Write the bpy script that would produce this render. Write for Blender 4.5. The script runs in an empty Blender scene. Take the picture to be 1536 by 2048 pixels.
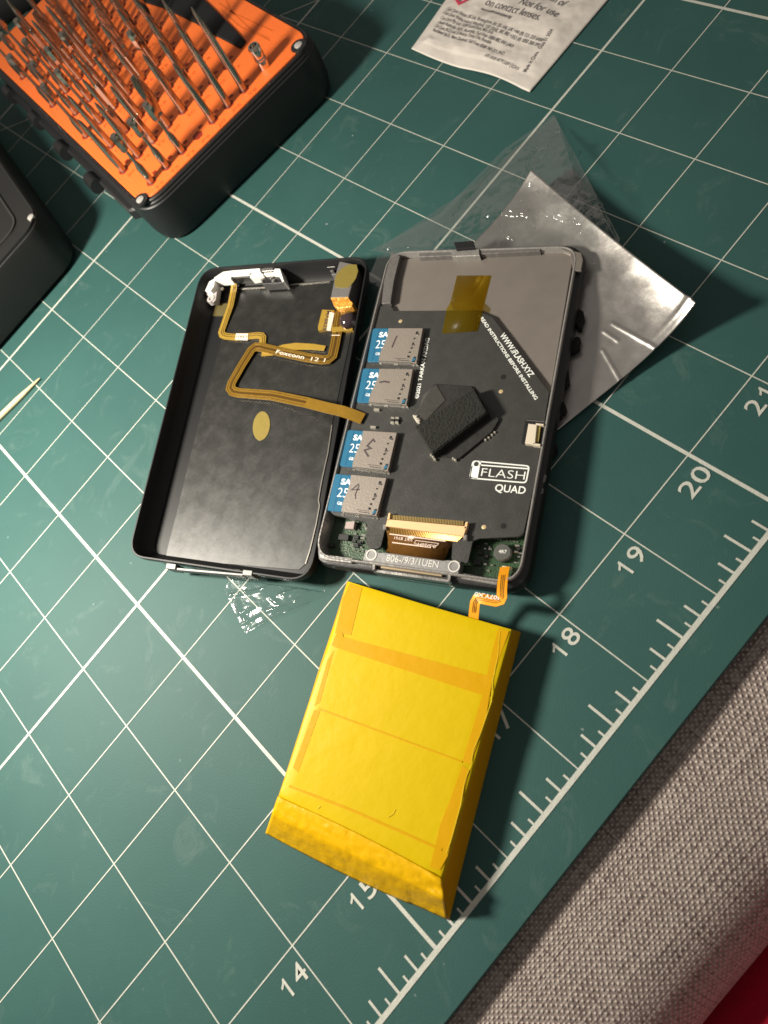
import bpy, bmesh, math, random
from mathutils import Vector, Matrix, noise
random.seed(7)
C = bpy.context.scene
COL = C.collection
C.unit_settings.system = 'METRIC'
C.unit_settings.scale_length = 0.0254          # one scene unit is one inch of the cutting mat

# ------------------------------------------------------------------ camera
CP = Vector((17.400375, -0.600882, 6.965344))
R0 = Vector((0.6362287759828138, -0.689582686869667, -0.3459604928037615))
R1 = Vector((-0.7704036551828874, -0.5439630603772223, -0.3325393165114364))
R2 = Vector((0.041123626934612884, 0.4781003105151236, -0.8773419745988935))
FPX = 1437.2396
cam = bpy.data.cameras.new('camera')
cam.sensor_fit = 'VERTICAL'; cam.sensor_height = 36.0; cam.lens = FPX / 2048 * 36.0
cam.clip_start = 0.05; cam.clip_end = 400
co = bpy.data.objects.new('camera', cam); COL.objects.link(co)
m = Matrix((R0, -R1, -R2)).transposed().to_4x4(); m.translation = CP
co.matrix_world = m
C.camera = co
cam.dof.use_dof = True; cam.dof.focus_distance = 7.9; cam.dof.aperture_fstop = 0.5

# ------------------------------------------------------------------ light
W = bpy.data.worlds.new('World'); C.world = W; W.use_nodes = True
bg = W.node_tree.nodes['Background']
nt = W.node_tree
tc = nt.nodes.new('ShaderNodeTexCoord'); sx = nt.nodes.new('ShaderNodeSeparateXYZ')
rp = nt.nodes.new('ShaderNodeValToRGB')
nt.links.new(tc.outputs['Generated'], sx.inputs[0])
nt.links.new(sx.outputs['Z'], rp.inputs[0]); nt.links.new(rp.outputs[0], bg.inputs['Color'])
rp.color_ramp.elements[0].position = 0.0; rp.color_ramp.elements[0].color = (0.60, 0.50, 0.42, 1)
rp.color_ramp.elements[1].position = 1.0; rp.color_ramp.elements[1].color = (1.0, 0.93, 0.86, 1)
bg.inputs['Strength'].default_value = 0.29
LP = Vector((12.5, 8.6, 6.9))
la = bpy.data.lights.new('desk_lamp', 'AREA'); la.shape = 'DISK'; la.size = 1.7
la.energy = 3150; la.color = (1.0, 0.93, 0.80)
lo = bpy.data.objects.new('desk_lamp', la); COL.objects.link(lo); lo.location = LP
lo.rotation_euler = (Vector((18.2, 4.4, 0)) - LP).to_track_quat('-Z', 'Y').to_euler()
lo.visible_camera = True

C.view_settings.view_transform = 'Standard'; C.view_settings.look = 'None'
C.view_settings.exposure = -0.14; C.view_settings.gamma = 1.0
C.view_settings.use_curve_mapping = False
C.render.engine = 'CYCLES'
C.cycles.max_bounces = 10; C.cycles.transparent_max_bounces = 16
C.cycles.sample_clamp_indirect = 6.0
C.cycles.use_denoising = True
C.cycles.filter_width = 1.6

# ------------------------------------------------------------------ helpers
def at(u, v, z=0.0):
    """point of the height-z plane seen at a photo position"""
    d = R0 * ((u - 768) / FPX) + R1 * ((v - 1024) / FPX) + R2
    s = (z - CP.z) / d.z
    return CP + d * s
def at2(u, v, z=0.0):
    p = at(u, v, z); return (p.x, p.y)
def pts(l, z): return [at2(u, v, z) for u, v in l]

def area2(p):
    return 0.5 * sum(p[i][0] * p[(i + 1) % len(p)][1] - p[(i + 1) % len(p)][0] * p[i][1] for i in range(len(p)))
def ccw(p): return list(p) if area2(p) > 0 else list(reversed(p))
def inset(p, d):
    """corner polygon moved inwards by d (ccw)"""
    n = len(p); out = []
    for i in range(n):
        a = Vector(p[i - 1]); b = Vector(p[i]); c = Vector(p[(i + 1) % n])
        e1 = (b - a).normalized(); e2 = (c - b).normalized()
        n1 = Vector((-e1.y, e1.x)); n2 = Vector((-e2.y, e2.x))
        k = 1 + n1.dot(n2)
        if k < 0.15: k = 0.15
        q = b + (n1 + n2) * (d / k)
        out.append((q.x, q.y))
    return out
def rnd(p, r, seg=6):
    n = len(p); out = []
    for i in range(n):
        rr = r[i] if isinstance(r, (list, tuple)) else r
        b = Vector(p[i]); a = Vector(p[i - 1]); c = Vector(p[(i + 1) % n])
        if rr <= 1e-4:
            for k in range(seg + 1): out.append((b.x, b.y)) if k == 0 else None
            continue
        e1 = (a - b); e2 = (c - b)
        l1, l2 = e1.length, e2.length
        e1.normalize(); e2.normalize()
        ang = math.acos(max(-1, min(1, e1.dot(e2))))
        t = min(rr / math.tan(ang / 2), 0.48 * l1, 0.48 * l2)
        s = b + e1 * t; f = b + e2 * t
        for k in range(seg + 1):
            u = k / seg
            q = s * (1 - u) ** 2 + b * 2 * u * (1 - u) + f * u * u
            out.append((q.x, q.y))
    return out

class M:
    def __init__(s): s.v = []; s.f = []; s.m = []
    def face(s, idx, mi=0): s.f.append(tuple(idx)); s.m.append(mi)
    def add(s, vs): n = len(s.v); s.v.extend([tuple(x) for x in vs]); return n
    def loft(s, loops, cap0=True, cap1=True, mi=0, mis=None):
        """loops: list of (points2d, z or list of z)"""
        base = []
        for p, z in loops:
            zz = z if isinstance(z, (list, tuple)) else [z] * len(p)
            base.append(s.add([(q[0], q[1], h) for q, h in zip(p, zz)]))
        n = len(loops[0][0])
        for k in range(len(loops) - 1):
            a, b = base[k], base[k + 1]
            mm = mis[k] if mis else mi
            for i in range(n):
                j = (i + 1) % n
                s.face((a + i, a + j, b + j, b + i), mm)
        if cap0: s.face([base[0] + i for i in reversed(range(n))], mis[0] if mis else mi)
        if cap1: s.face([base[-1] + i for i in range(n)], mis[-1] if mis else mi)
        return s
    def prism(s, p, z0, z1, bev=0.0, mi=0, r=0.0, seg=5):
        p = ccw(p)
        q = rnd(p, r, seg) if (isinstance(r, (list, tuple)) or r > 0) else p
        if bev > 0:
            pi = inset(p, bev)
            rr = [max(x - bev, 0.001 if x > 0 else 0) for x in r] if isinstance(r, (list, tuple)) else max(r - bev, 0.001 if r > 0 else 0)
            qi = rnd(pi, rr, seg) if (isinstance(r, (list, tuple)) or r > 0) else pi
            s.loft([(q, z0), (q, z1 - bev), (qi, z1)], mi=mi)
        else:
            s.loft([(q, z0), (q, z1)], mi=mi)
        return s
    def box(s, c, ax, ay, az, w, l, h, mi=0):
        """c centre of the bottom face; unit axes; sizes"""
        vs = []
        for k in (0, 1):
            for a, b in ((-.5, -.5), (.5, -.5), (.5, .5), (-.5, .5)):
                vs.append(c + ax * (w * a) + ay * (l * b) + az * (h * k))
        n = s.add(vs)
        for f in ((3, 2, 1, 0), (4, 5, 6, 7), (0, 1, 5, 4), (1, 2, 6, 5), (2, 3, 7, 6), (3, 0, 4, 7)):
            s.face([n + i for i in f], mi)
        return s
    def pbox(s, quad, z0, z1, bev=0.0, mi=0, r=0.0):
        return s.prism(pts(quad, z1), z0, z1, bev, mi, r)
    def cyl(s, p0, p1, r0, r1=None, n=16, mi=0, cap=True):
        r1 = r0 if r1 is None else r1
        p0 = Vector(p0); p1 = Vector(p1); d = (p1 - p0).normalized()
        x = d.orthogonal().normalized(); y = d.cross(x)
        a = s.add([p0 + (x * math.cos(t) + y * math.sin(t)) * r0 for t in [2 * math.pi * i / n for i in range(n)]])
        b = s.add([p1 + (x * math.cos(t) + y * math.sin(t)) * r1 for t in [2 * math.pi * i / n for i in range(n)]])
        for i in range(n):
            j = (i + 1) % n; s.face((a + i, a + j, b + j, b + i), mi)
        if cap:
            s.face([a + i for i in reversed(range(n))], mi); s.face([b + i for i in range(n)], mi)
        return s
    def lathe(s, p, prof, n=16, mi=0, axis=Vector((0, 0, 1)), squash=1.0, rot=0.0, phase=0.0):
        """prof: list of (radius, height); solid of revolution along axis"""
        p = Vector(p); axis = axis.normalized()
        x = axis.orthogonal().normalized() if abs(axis.z) < .99 else Vector((1, 0, 0)); y = axis.cross(x)
        x, y = x * math.cos(rot) + y * math.sin(rot), y * math.cos(rot) - x * math.sin(rot)
        b = []
        for r, h in prof:
            sq = squash
            b.append(s.add([p + axis * h + (x * math.cos(t) + y * (math.sin(t) * sq)) * r for t in [phase + 2 * math.pi * i / n for i in range(n)]]))
        for k in range(len(prof) - 1):
            for i in range(n):
                j = (i + 1) % n; s.face((b[k] + i, b[k] + j, b[k + 1] + j, b[k + 1] + i), mi)
        s.face([b[0] + i for i in reversed(range(n))], mi); s.face([b[-1] + i for i in range(n)], mi)
        return s
    def ribbon(s, path, w, th=0.006, mi=0, off=0.0):
        """flat strip through 3d points with thickness; w scalar or per-point; off = sideways shift"""
        P = [Vector(q) for q in path]; n = len(P)
        L = []; Rr = []
        for i in range(n):
            d1 = (P[i] - P[i - 1]) if i else (P[1] - P[0])
            d2 = (P[i + 1] - P[i]) if i < n - 1 else d1
            d1 = Vector((d1.x, d1.y, 0)).normalized(); d2 = Vector((d2.x, d2.y, 0)).normalized()
            n1 = Vector((-d1.y, d1.x, 0)); n2 = Vector((-d2.y, d2.x, 0))
            k = max(1 + n1.dot(n2), 0.3)
            nn = (n1 + n2) / k
            ww = w[i] if isinstance(w, (list, tuple)) else w
            L.append(P[i] + nn * (ww / 2 + off)); Rr.append(P[i] - nn * (ww / 2 - off))
        up = Vector((0, 0, th))
        a = s.add(L); b = s.add(Rr); c = s.add([q + up for q in L]); d = s.add([q + up for q in Rr])
        for i in range(n - 1):
            s.face((b + i, b + i + 1, a + i + 1, a + i)[::-1], mi)
            s.face((d + i, d + i + 1, c + i + 1, c + i), mi)
            s.face((a + i, a + i + 1, c + i + 1, c + i)[::-1], mi)
            s.face((b + i, b + i + 1, d + i + 1, d + i), mi)
        s.face((a, b, d, c), mi); e = n - 1
        s.face((a + e, c + e, d + e, b + e), mi)
        return s
    def grid(s, fn, nu, nv, mi=0, th=0.0):
        P = [[Vector(fn(i / nu, j / nv)) for i in range(nu + 1)] for j in range(nv + 1)]
        n = s.add([q for row in P for q in row]); w = nu + 1
        for j in range(nv):
            for i in range(nu):
                s.face((n + j * w + i, n + j * w + i + 1, n + (j + 1) * w + i + 1, n + (j + 1) * w + i), mi)
        return s
    def quad(s, a, b, c, d, mi=0):
        n = s.add([a, b, c, d]); s.face((n, n + 1, n + 2, n + 3), mi); return s
    def line(s, a, b, w, z, mi=0):
        a = Vector(a[:2]); b = Vector(b[:2]); d = (b - a).normalized(); nn = Vector((-d.y, d.x)) * (w / 2)
        p, q, r, t = a - nn, b - nn, b + nn, a + nn
        n = s.add([(p.x, p.y, z), (q.x, q.y, z), (r.x, r.y, z), (t.x, t.y, z)])
        s.face((n, n + 1, n + 2, n + 3), mi); return s
    def poly(s, p, z, mi=0):
        p = ccw(p); n = s.add([(x, y, z) for x, y in p]); s.face(range(n, n + len(p)), mi); return s
    def text(s, body, a, b, z, mi=0, yscale=1.0, th=0.0, height=None, fat=0.0, slant=0.0, dz=0.0):
        """lettering whose baseline runs from a to b (2d)"""
        cu = bpy.data.curves.new('t', 'FONT'); cu.body = body; cu.size = 1.0; cu.offset = fat; cu.extrude = 0; cu.shear = slant
        cu.resolution_u = 3
        ob = bpy.data.objects.new('t', cu); COL.objects.link(ob)
        dg = bpy.context.evaluated_depsgraph_get(); dg.update()
        me = bpy.data.meshes.new_from_object(ob.evaluated_get(dg))
        vs = [v.co.copy() for v in me.vertices]; fs = [tuple(p.vertices) for p in me.polygons]
        bpy.data.objects.remove(ob); bpy.data.curves.remove(cu); bpy.data.meshes.remove(me)
        if not vs: return s
        x0 = min(v.x for v in vs); x1 = max(v.x for v in vs)
        y1 = max(v.y for v in vs); y0 = 0
        a = Vector(a[:2]); b = Vector(b[:2]); ex = (b - a); L = ex.length; ex = ex / L; ey = Vector((-ex.y, ex.x))
        sc = L / (x1 - x0)
        sy = (height / y1) if height else sc * yscale
        out = []
        for v in vs:
            q = a + ex * ((v.x - x0) * sc) + ey * (v.y * sy); out.append((q.x, q.y, z + dz * (v.x - x0) / (x1 - x0)))
        n = s.add(out)
        for f in fs: s.face([n + i for i in f], mi)
        return s
    def build(s, name, mats, parent=None, smooth=35, loc=None):
        me = bpy.data.meshes.new(name)
        o = Vector(loc) if loc is not None else Vector((0, 0, 0))
        me.from_pydata([(x - o.x, y - o.y, z - o.z) for x, y, z in s.v], [], s.f)
        for mt in (mats if isinstance(mats, (list, tuple)) else [mats]): me.materials.append(mt)
        me.polygons.foreach_set('material_index', s.m)
        me.update()
        if smooth:
            me.polygons.foreach_set('use_smooth', [True] * len(me.polygons))
            me.set_sharp_from_angle(angle=math.radians(smooth))
        ob = bpy.data.objects.new(name, me); COL.objects.link(ob)
        if parent is not None:
            ob.parent = parent; ob.location = o - root_loc(parent)
        else: ob.location = o
        return ob
def build_each(s, name, mats, parent=None, smooth=35):
    par = list(range(len(s.v)))
    def fd(i):
        while par[i] != i: par[i] = par[par[i]]; i = par[i]
        return i
    for f in s.f:
        a = fd(f[0])
        for k in f[1:]: par[fd(k)] = a
    grp = {}
    for fi, f in enumerate(s.f): grp.setdefault(fd(f[0]), []).append(fi)
    out = []
    for fl in grp.values():
        x = M(); mp = {}
        for fi in fl:
            for k in s.f[fi]:
                if k not in mp: mp[k] = len(x.v); x.v.append(s.v[k])
            x.f.append(tuple(mp[k] for k in s.f[fi])); x.m.append(s.m[fi])
        out.append(x.build(name, mats, parent, smooth))
    return out
M.build_each = build_each
def root_loc(p):
    v = Vector((0, 0, 0))
    while p is not None: v += p.location; p = p.parent
    return v
def tag(o, label, cat, group=None, kind=None):
    o['label'] = label; o['category'] = cat
    if group: o['group'] = group
    if kind: o['kind'] = kind
    return o
def thing(name, loc, label, cat, group=None):
    o = bpy.data.objects.new(name, None); COL.objects.link(o); o.location = loc; o.empty_display_size = 0.1
    return tag(o, label, cat, group)

# ------------------------------------------------------------------ materials
def mat(name, col, rough=0.5, metal=0.0, spec=0.5, bump=0.0, bscale=20.0, vary=0.0, vscale=3.0, coat=0.0, detail=4.0, rvary=0.0, trans=0.0, alpha=1.0, aniso=None):
    mt = bpy.data.materials.new(name); mt.use_nodes = True
    N = mt.node_tree.nodes; Lk = mt.node_tree.links; b = N['Principled BSDF']
    b.inputs['Base Color'].default_value = (*col, 1); b.inputs['Roughness'].default_value = rough
    b.inputs['Metallic'].default_value = metal; b.inputs['Specular IOR Level'].default_value = spec
    b.inputs['Coat Weight'].default_value = coat; b.inputs['Coat Roughness'].default_value = 0.1
    b.inputs['Transmission Weight'].default_value = trans; b.inputs['Alpha'].default_value = alpha
    tx = N.new('ShaderNodeTexCoord')
    if vary or rvary:
        n1 = N.new('ShaderNodeTexNoise'); n1.inputs['Scale'].default_value = vscale; n1.inputs['Detail'].default_value = detail
        n1.inputs['Roughness'].default_value = 0.6
        Lk.new(tx.outputs['Object'], n1.inputs['Vector'])
        if vary:
            mx = N.new('ShaderNodeMix'); mx.data_type = 'RGBA'
            mx.inputs['A'].default_value = (*[c * (1 - vary) for c in col], 1)
            mx.inputs['B'].default_value = (*[min(1, c * (1 + vary)) for c in col], 1)
            Lk.new(n1.outputs['Fac'], mx.inputs['Factor']); Lk.new(mx.outputs['Result'], b.inputs['Base Color'])
        if rvary:
            mr = N.new('ShaderNodeMapRange'); mr.inputs['From Min'].default_value = .3; mr.inputs['From Max'].default_value = .7
            mr.inputs['To Min'].default_value = max(0.02, rough - rvary); mr.inputs['To Max'].default_value = min(1, rough + rvary)
            Lk.new(n1.outputs['Fac'], mr.inputs['Value']); Lk.new(mr.outputs['Result'], b.inputs['Roughness'])
    if bump:
        n2 = N.new('ShaderNodeTexNoise'); n2.inputs['Scale'].default_value = bscale; n2.inputs['Detail'].default_value = detail
        Lk.new(tx.outputs['Object'], n2.inputs['Vector'])
        bp = N.new('ShaderNodeBump'); bp.inputs['Strength'].default_value = bump; bp.inputs['Distance'].default_value = 0.02
        Lk.new(n2.outputs['Fac'], bp.inputs['Height']); Lk.new(bp.outputs['Normal'], b.inputs['Normal'])
    return mt
def film(name, tint, opacity, gloss_rough=0.08, bump=0.6, bscale=3.0, base=None, spec=1.0, gmin=0.03, warp=0.0):
    """thin clear sheet: tinted see-through body, a trace of haze, sharp reflections"""
    mt = bpy.data.materials.new(name); mt.use_nodes = True
    N = mt.node_tree.nodes; Lk = mt.node_tree.links; N.remove(N['Principled BSDF']); out = N['Material Output']
    tr = N.new('ShaderNodeBsdfTransparent'); tr.inputs[0].default_value = (*tint, 1)
    df = N.new('ShaderNodeBsdfDiffuse'); df.inputs[0].default_value = (*(base or (0.8, 0.8, 0.8)), 1)
    gl = N.new('ShaderNodeBsdfGlossy'); gl.inputs['Roughness'].default_value = gloss_rough
    gl.inputs[0].default_value = (1, 1, 1, 1)
    m1 = N.new('ShaderNodeMixShader'); m1.inputs[0].default_value = opacity
    m2 = N.new('ShaderNodeMixShader')
    fr = N.new('ShaderNodeFresnel'); fr.inputs['IOR'].default_value = 1.5
    ml = N.new('ShaderNodeMath'); ml.operation = 'MULTIPLY_ADD'; ml.inputs[1].default_value = spec; ml.inputs[2].default_value = gmin
    Lk.new(fr.outputs[0], ml.inputs[0]); Lk.new(ml.outputs[0], m2.inputs[0])
    Lk.new(tr.outputs[0], m1.inputs[1]); Lk.new(df.outputs[0], m1.inputs[2])
    Lk.new(m1.outputs[0], m2.inputs[1]); Lk.new(gl.outputs[0], m2.inputs[2]); Lk.new(m2.outputs[0], out.inputs[0])
    tx = N.new('ShaderNodeTexCoord'); n2 = N.new('ShaderNodeTexNoise'); n2.inputs['Scale'].default_value = bscale
    n2.inputs['Detail'].default_value = 3; n2.inputs['Distortion'].default_value = warp
    Lk.new(tx.outputs['Object'], n2.inputs['Vector'])
    bp = N.new('ShaderNodeBump'); bp.inputs['Strength'].default_value = bump; bp.inputs['Distance'].default_value = 0.05
    Lk.new(n2.outputs['Fac'], bp.inputs['Height'])
    for q in (gl, df): Lk.new(bp.outputs['Normal'], q.inputs['Normal'])
    return mt

m_black = mat('black_plastic', (0.012, 0.012, 0.013), 0.42, bump=0.15, bscale=60, rvary=0.08)
m_blackmatte = mat('black_matte', (0.010, 0.010, 0.011), 0.75, spec=0.25)
m_steel = mat('steel', (0.55, 0.53, 0.50), 0.32, 1.0, bump=0.1, bscale=40, rvary=0.12)
m_brightsteel = mat('bright_steel', (0.75, 0.72, 0.66), 0.18, 1.0)
m_tin = mat('tinned_metal', (0.175, 0.155, 0.138), 0.50, 0.25, spec=0.5, bump=0.12, bscale=90, vary=0.12, vscale=5)
m_frame = mat('metal_frame', (0.34, 0.325, 0.31), 0.34, 0.55, bump=0.25, bscale=30, vary=0.2, vscale=14)
m_gold = mat('gold_pads', (0.80, 0.58, 0.24), 0.28, 1.0)
m_white = mat('white_print', (0.72, 0.72, 0.68), 0.6)
m_flex = mat('amber_flex', (0.24, 0.135, 0.016), 0.26, 0.3, bump=0.25, bscale=18, vary=0.22, vscale=5)
m_flex_lite = mat('light_flex', (0.40, 0.255, 0.04), 0.3, 0.3, vary=0.2, vscale=9)
m_flex_dark = mat('brown_flex', (0.11, 0.05, 0.012), 0.2, 0.15, bump=0.2, bscale=20, vary=0.3, vscale=8)
m_flex_line = mat('flex_traces', (0.085, 0.042, 0.006), 0.3, 0.2)
m_orangeflex = mat('orange_flex', (0.85, 0.34, 0.012), 0.3, 0.15, vary=0.12, vscale=8)

# ------------------------------------------------------------------ the mat
def mat_green():
    mt = bpy.data.materials.new('mat_green'); mt.use_nodes = True
    N = mt.node_tree.nodes; Lk = mt.node_tree.links; b = N['Principled BSDF']
    tx = N.new('ShaderNodeTexCoord')
    a = N.new('ShaderNodeTexNoise'); a.inputs['Scale'].default_value = 0.5; a.inputs['Detail'].default_value = 8; a.inputs['Roughness'].default_value = .65
    Lk.new(tx.outputs['Object'], a.inputs['Vector'])
    cr = N.new('ShaderNodeValToRGB'); e = cr.color_ramp.elements
    e[0].position = .3; e[0].color = (0.023, 0.073, 0.068, 1); e[1].position = .72; e[1].color = (0.030, 0.088, 0.080, 1)
    Lk.new(a.outputs['Fac'], cr.inputs[0])
    # dust and lint: rare pale specks
    v = N.new('ShaderNodeTexVoronoi'); v.inputs['Scale'].default_value = 3.1; v.inputs['Randomness'].default_value = 1
    nw = N.new('ShaderNodeTexNoise'); nw.inputs['Scale'].default_value = 30; nw.inputs['Detail'].default_value = 2
    Lk.new(tx.outputs['Object'], nw.inputs['Vector'])
    mxv = N.new('ShaderNodeMix'); mxv.data_type = 'VECTOR'; mxv.inputs['Factor'].default_value = 0.03
    Lk.new(tx.outputs['Object'], mxv.inputs['A']); Lk.new(nw.outputs['Color'], mxv.inputs['B'])
    Lk.new(mxv.outputs['Result'], v.inputs['Vector'])
    lt = N.new('ShaderNodeMapRange'); lt.inputs['From Min'].default_value = 0.055; lt.inputs['From Max'].default_value = 0.02
    lt.inputs['To Min'].default_value = 0; lt.inputs['To Max'].default_value = 1; Lk.new(v.outputs['Distance'], lt.inputs['Value'])
    sp = N.new('ShaderNodeSeparateColor'); Lk.new(v.outputs['Color'], sp.inputs[0])
    th = N.new('ShaderNodeMapRange'); th.inputs['From Min'].default_value = .62; th.inputs['From Max'].default_value = 1.0
    th.inputs['To Max'].default_value = 0.6
    Lk.new(sp.outputs[0], th.inputs['Value'])
    ml = N.new('ShaderNodeMath'); ml.operation = 'MULTIPLY'; Lk.new(lt.outputs['Result'], ml.inputs[0]); Lk.new(th.outputs['Result'], ml.inputs[1])
    # faint scuffs
    sc = N.new('ShaderNodeTexNoise'); sc.inputs['Scale'].default_value = 1.7; sc.inputs['Detail'].default_value = 9; sc.inputs['Roughness'].default_value = .75; sc.inputs['Distortion'].default_value = 1.2
    Lk.new(tx.outputs['Object'], sc.inputs['Vector'])
    sr = N.new('ShaderNodeMapRange'); sr.inputs['From Min'].default_value = .56; sr.inputs['From Max'].default_value = .78; sr.inputs['To Max'].default_value = .10
    Lk.new(sc.outputs['Fac'], sr.inputs['Value'])
    mx = N.new('ShaderNodeMath'); mx.operation = 'MAXIMUM'; Lk.new(ml.outputs[0], mx.inputs[0]); Lk.new(sr.outputs['Result'], mx.inputs[1])
    mc = N.new('ShaderNodeMix'); mc.data_type = 'RGBA'; Lk.new(mx.outputs[0], mc.inputs['Factor']); Lk.new(cr.outputs[0], mc.inputs['A'])
    mc.inputs['B'].default_value = (0.42, 0.47, 0.42, 1)
    Lk.new(mc.outputs['Result'], b.inputs['Base Color'])
    b.inputs['Roughness'].default_value = 0.60; b.inputs['Specular IOR Level'].default_value = 0.24
    g = N.new('ShaderNodeTexNoise'); g.inputs['Scale'].default_value = 55; g.inputs['Detail'].default_value = 5
    Lk.new(tx.outputs['Object'], g.inputs['Vector'])
    bp = N.new('ShaderNodeBump'); bp.inputs['Strength'].default_value = .18; bp.inputs['Distance'].default_value = .01
    Lk.new(g.outputs['Fac'], bp.inputs['Height']); Lk.new(bp.outputs['Normal'], b.inputs['Normal'])
    return mt
m_mat = mat_green()
m_print = mat('mat_print', (0.46, 0.47, 0.42), 0.62, vary=0.22, vscale=9, bump=.2, bscale=60)
cm = thing('cutting_mat', (18, 8, 0), 'large green cutting mat printed with a white inch grid and ruler numbers', 'cutting mat')
g = M(); g.prism([(2, -0.41), (36, -0.41), (36, 24), (2, 24)], -0.13, 0.0, bev=0.012)
g.build('mat_body', m_mat, cm, loc=(18, 8, 0))
g = M(); zl = 0.003
for x in range(3, 35):
    g.line((x, 0), (x, 23), 0.038 if x % 5 == 0 else 0.0125, zl if x % 5 else zl + .0006)
for y in range(1, 23):
    g.line((3, y), (34, y), 0.033 if y % 5 == 0 else 0.0125, zl + .0012 if y % 5 else zl + .0018)
g.line((3, 0), (34, 0), 0.048, zl + .0024)
for k in range(3 * 8, 34 * 8):
    x = k / 8
    if k % 8 == 0: continue
    h, wd = (0.285, 0.026) if k % 4 == 0 else ((0.178, 0.024) if k % 2 == 0 else (0.085, 0.02))
    g.line((x, 0.02), (x, h), wd, zl + .003)
g.line((18.0, 15.6), (24.5, 8.98), 0.0155, zl + .0036)          # diagonal guide
g.build('printed_grid', m_print, cm, smooth=0, loc=(18, 8, 0))
for n in range(6, 34):
    w_ = .335 if n > 9 else .15
    g = M(); zn = zl + .002
    def one(x0):
        g.poly([(x0 + .058, .708), (x0 + .084, .708), (x0 + .084, .880), (x0 + .064, .880), (x0 + .058, .866)], zn)
        g.poly([(x0 + .058, .838), (x0 + .058, .866), (x0 + .050, .856), (x0 + .022, .838), (x0 + .012, .834), (x0 + .012, .812), (x0 + .030, .818)], zn + .0002)
    if n == 11: one(n - .31); one(n - .15)
    elif 10 <= n < 20: one(n - .335); g.text(str(n % 10), (n - .035 - .135, .708), (n - .035, .708), zn, height=.172, fat=0.006)
    elif n % 10 == 1: one(n - .15); g.text(str(n // 10), (n - .335, .708), (n - .195, .708), zn, height=.172, fat=0.006)
    else: g.text(str(n), (n - .035 - w_, .708), (n - .035, .708), zn, height=.172, fat=0.006)
    g.build('numeral', m_print, cm, smooth=0, loc=(n, .7, 0))

# ------------------------------------------------------------------ cushion and red cloth
def weave():
    mt = bpy.data.materials.new('woven_fabric'); mt.use_nodes = True
    N = mt.node_tree.nodes; Lk = mt.node_tree.links; b = N['Principled BSDF']
    uv = N.new('ShaderNodeUVMap'); uv.uv_map = 'uv'
    nz = N.new('ShaderNodeTexNoise'); nz.inputs['Scale'].default_value = 2.3; nz.inputs['Detail'].default_value = 4
    Lk.new(uv.outputs[0], nz.inputs['Vector'])
    mv = N.new('ShaderNodeMix'); mv.data_type = 'VECTOR'; mv.inputs['Factor'].default_value = .05
    Lk.new(uv.outputs[0], mv.inputs['A']); Lk.new(nz.outputs['Color'], mv.inputs['B'])
    sp = N.new('ShaderNodeSeparateXYZ'); Lk.new(mv.outputs['Result'], sp.inputs[0])
    def mth(op, a, bb=None):
        q = N.new('ShaderNodeMath'); q.operation = op
        for i, x in enumerate((a, bb)):
            if x is None: continue
            if isinstance(x, (int, float)): q.inputs[i].default_value = x
            else: Lk.new(x, q.inputs[i])
        return q.outputs[0]
    K = 2 * math.pi / 0.059
    su = mth('SINE', mth('MULTIPLY', sp.outputs['X'], K)); sv = mth('SINE', mth('MULTIPLY', sp.outputs['Y'], K))
    h = mth('MULTIPLY', su, sv)
    hu = mth('ABSOLUTE', su); hv = mth('ABSOLUTE', sv)
    g_ = mth('MULTIPLY', hu, hv)
    h2 = mth('ADD', mth('MULTIPLY', h, .55), mth('MULTIPLY', g_, .6))
    n3 = N.new('ShaderNodeTexNoise'); n3.inputs['Scale'].default_value = 22; n3.inputs['Detail'].default_value = 6
    Lk.new(uv.outputs[0], n3.inputs['Vector'])
    # single threads differ in thickness and tone
    ft = N.new('ShaderNodeTexNoise'); ft.inputs['Scale'].default_value = 1.0; ft.inputs['Detail'].default_value = 2
    mp1 = N.new('ShaderNodeMapping'); mp1.inputs['Scale'].default_value = (30, 1.2, 1); Lk.new(uv.outputs[0], mp1.inputs[0]); Lk.new(mp1.outputs[0], ft.inputs['Vector'])
    fw = N.new('ShaderNodeTexNoise'); fw.inputs['Scale'].default_value = 1.0; fw.inputs['Detail'].default_value = 2
    mp2 = N.new('ShaderNodeMapping'); mp2.inputs['Scale'].default_value = (1.2, 30, 1); Lk.new(uv.outputs[0], mp2.inputs[0]); Lk.new(mp2.outputs[0], fw.inputs['Vector'])
    th2 = mth('MULTIPLY', mth('ADD', ft.outputs['Fac'], fw.outputs['Fac']), .9)
    h3 = mth('ADD', mth('ADD', h2, mth('MULTIPLY', n3.outputs['Fac'], .8)), mth('SUBTRACT', th2, .95))
    cr = N.new('ShaderNodeValToRGB'); e = cr.color_ramp.elements
    e[0].position = .05; e[0].color = (0.105, 0.070, 0.066, 1); e[1].position = 1.05; e[1].color = (0.48, 0.415, 0.37, 1)
    Lk.new(h3, cr.inputs[0]); Lk.new(cr.outputs[0], b.inputs['Base Color'])
    b.inputs['Roughness'].default_value = .9; b.inputs['Specular IOR Level'].default_value = .2
    b.inputs['Sheen Weight'].default_value = .3
    bp = N.new('ShaderNodeBump'); bp.inputs['Strength'].default_value = 1.0; bp.inputs['Distance'].default_value = .015
    Lk.new(h3, bp.inputs['Height']); Lk.new(bp.outputs['Normal'], b.inputs['Normal'])
    return mt
prof = [(24, -.135)] + [(.5, -.135), (0.0, -.135), (-.35, -.14), (-.6, -.15), (-.9, -.15)]
cy, rr_ = -1.18, 0.80
for k in range(1, 19):
    t = k / 18 * math.radians(125); prof.append((cy - rr_ * math.sin(t), -.16 - rr_ * (1 - math.cos(t))))
g = M(); nx = 40; lens = [0]
for i in range(1, len(prof)): lens.append(lens[-1] + math.dist(prof[i], prof[i - 1]))
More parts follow.
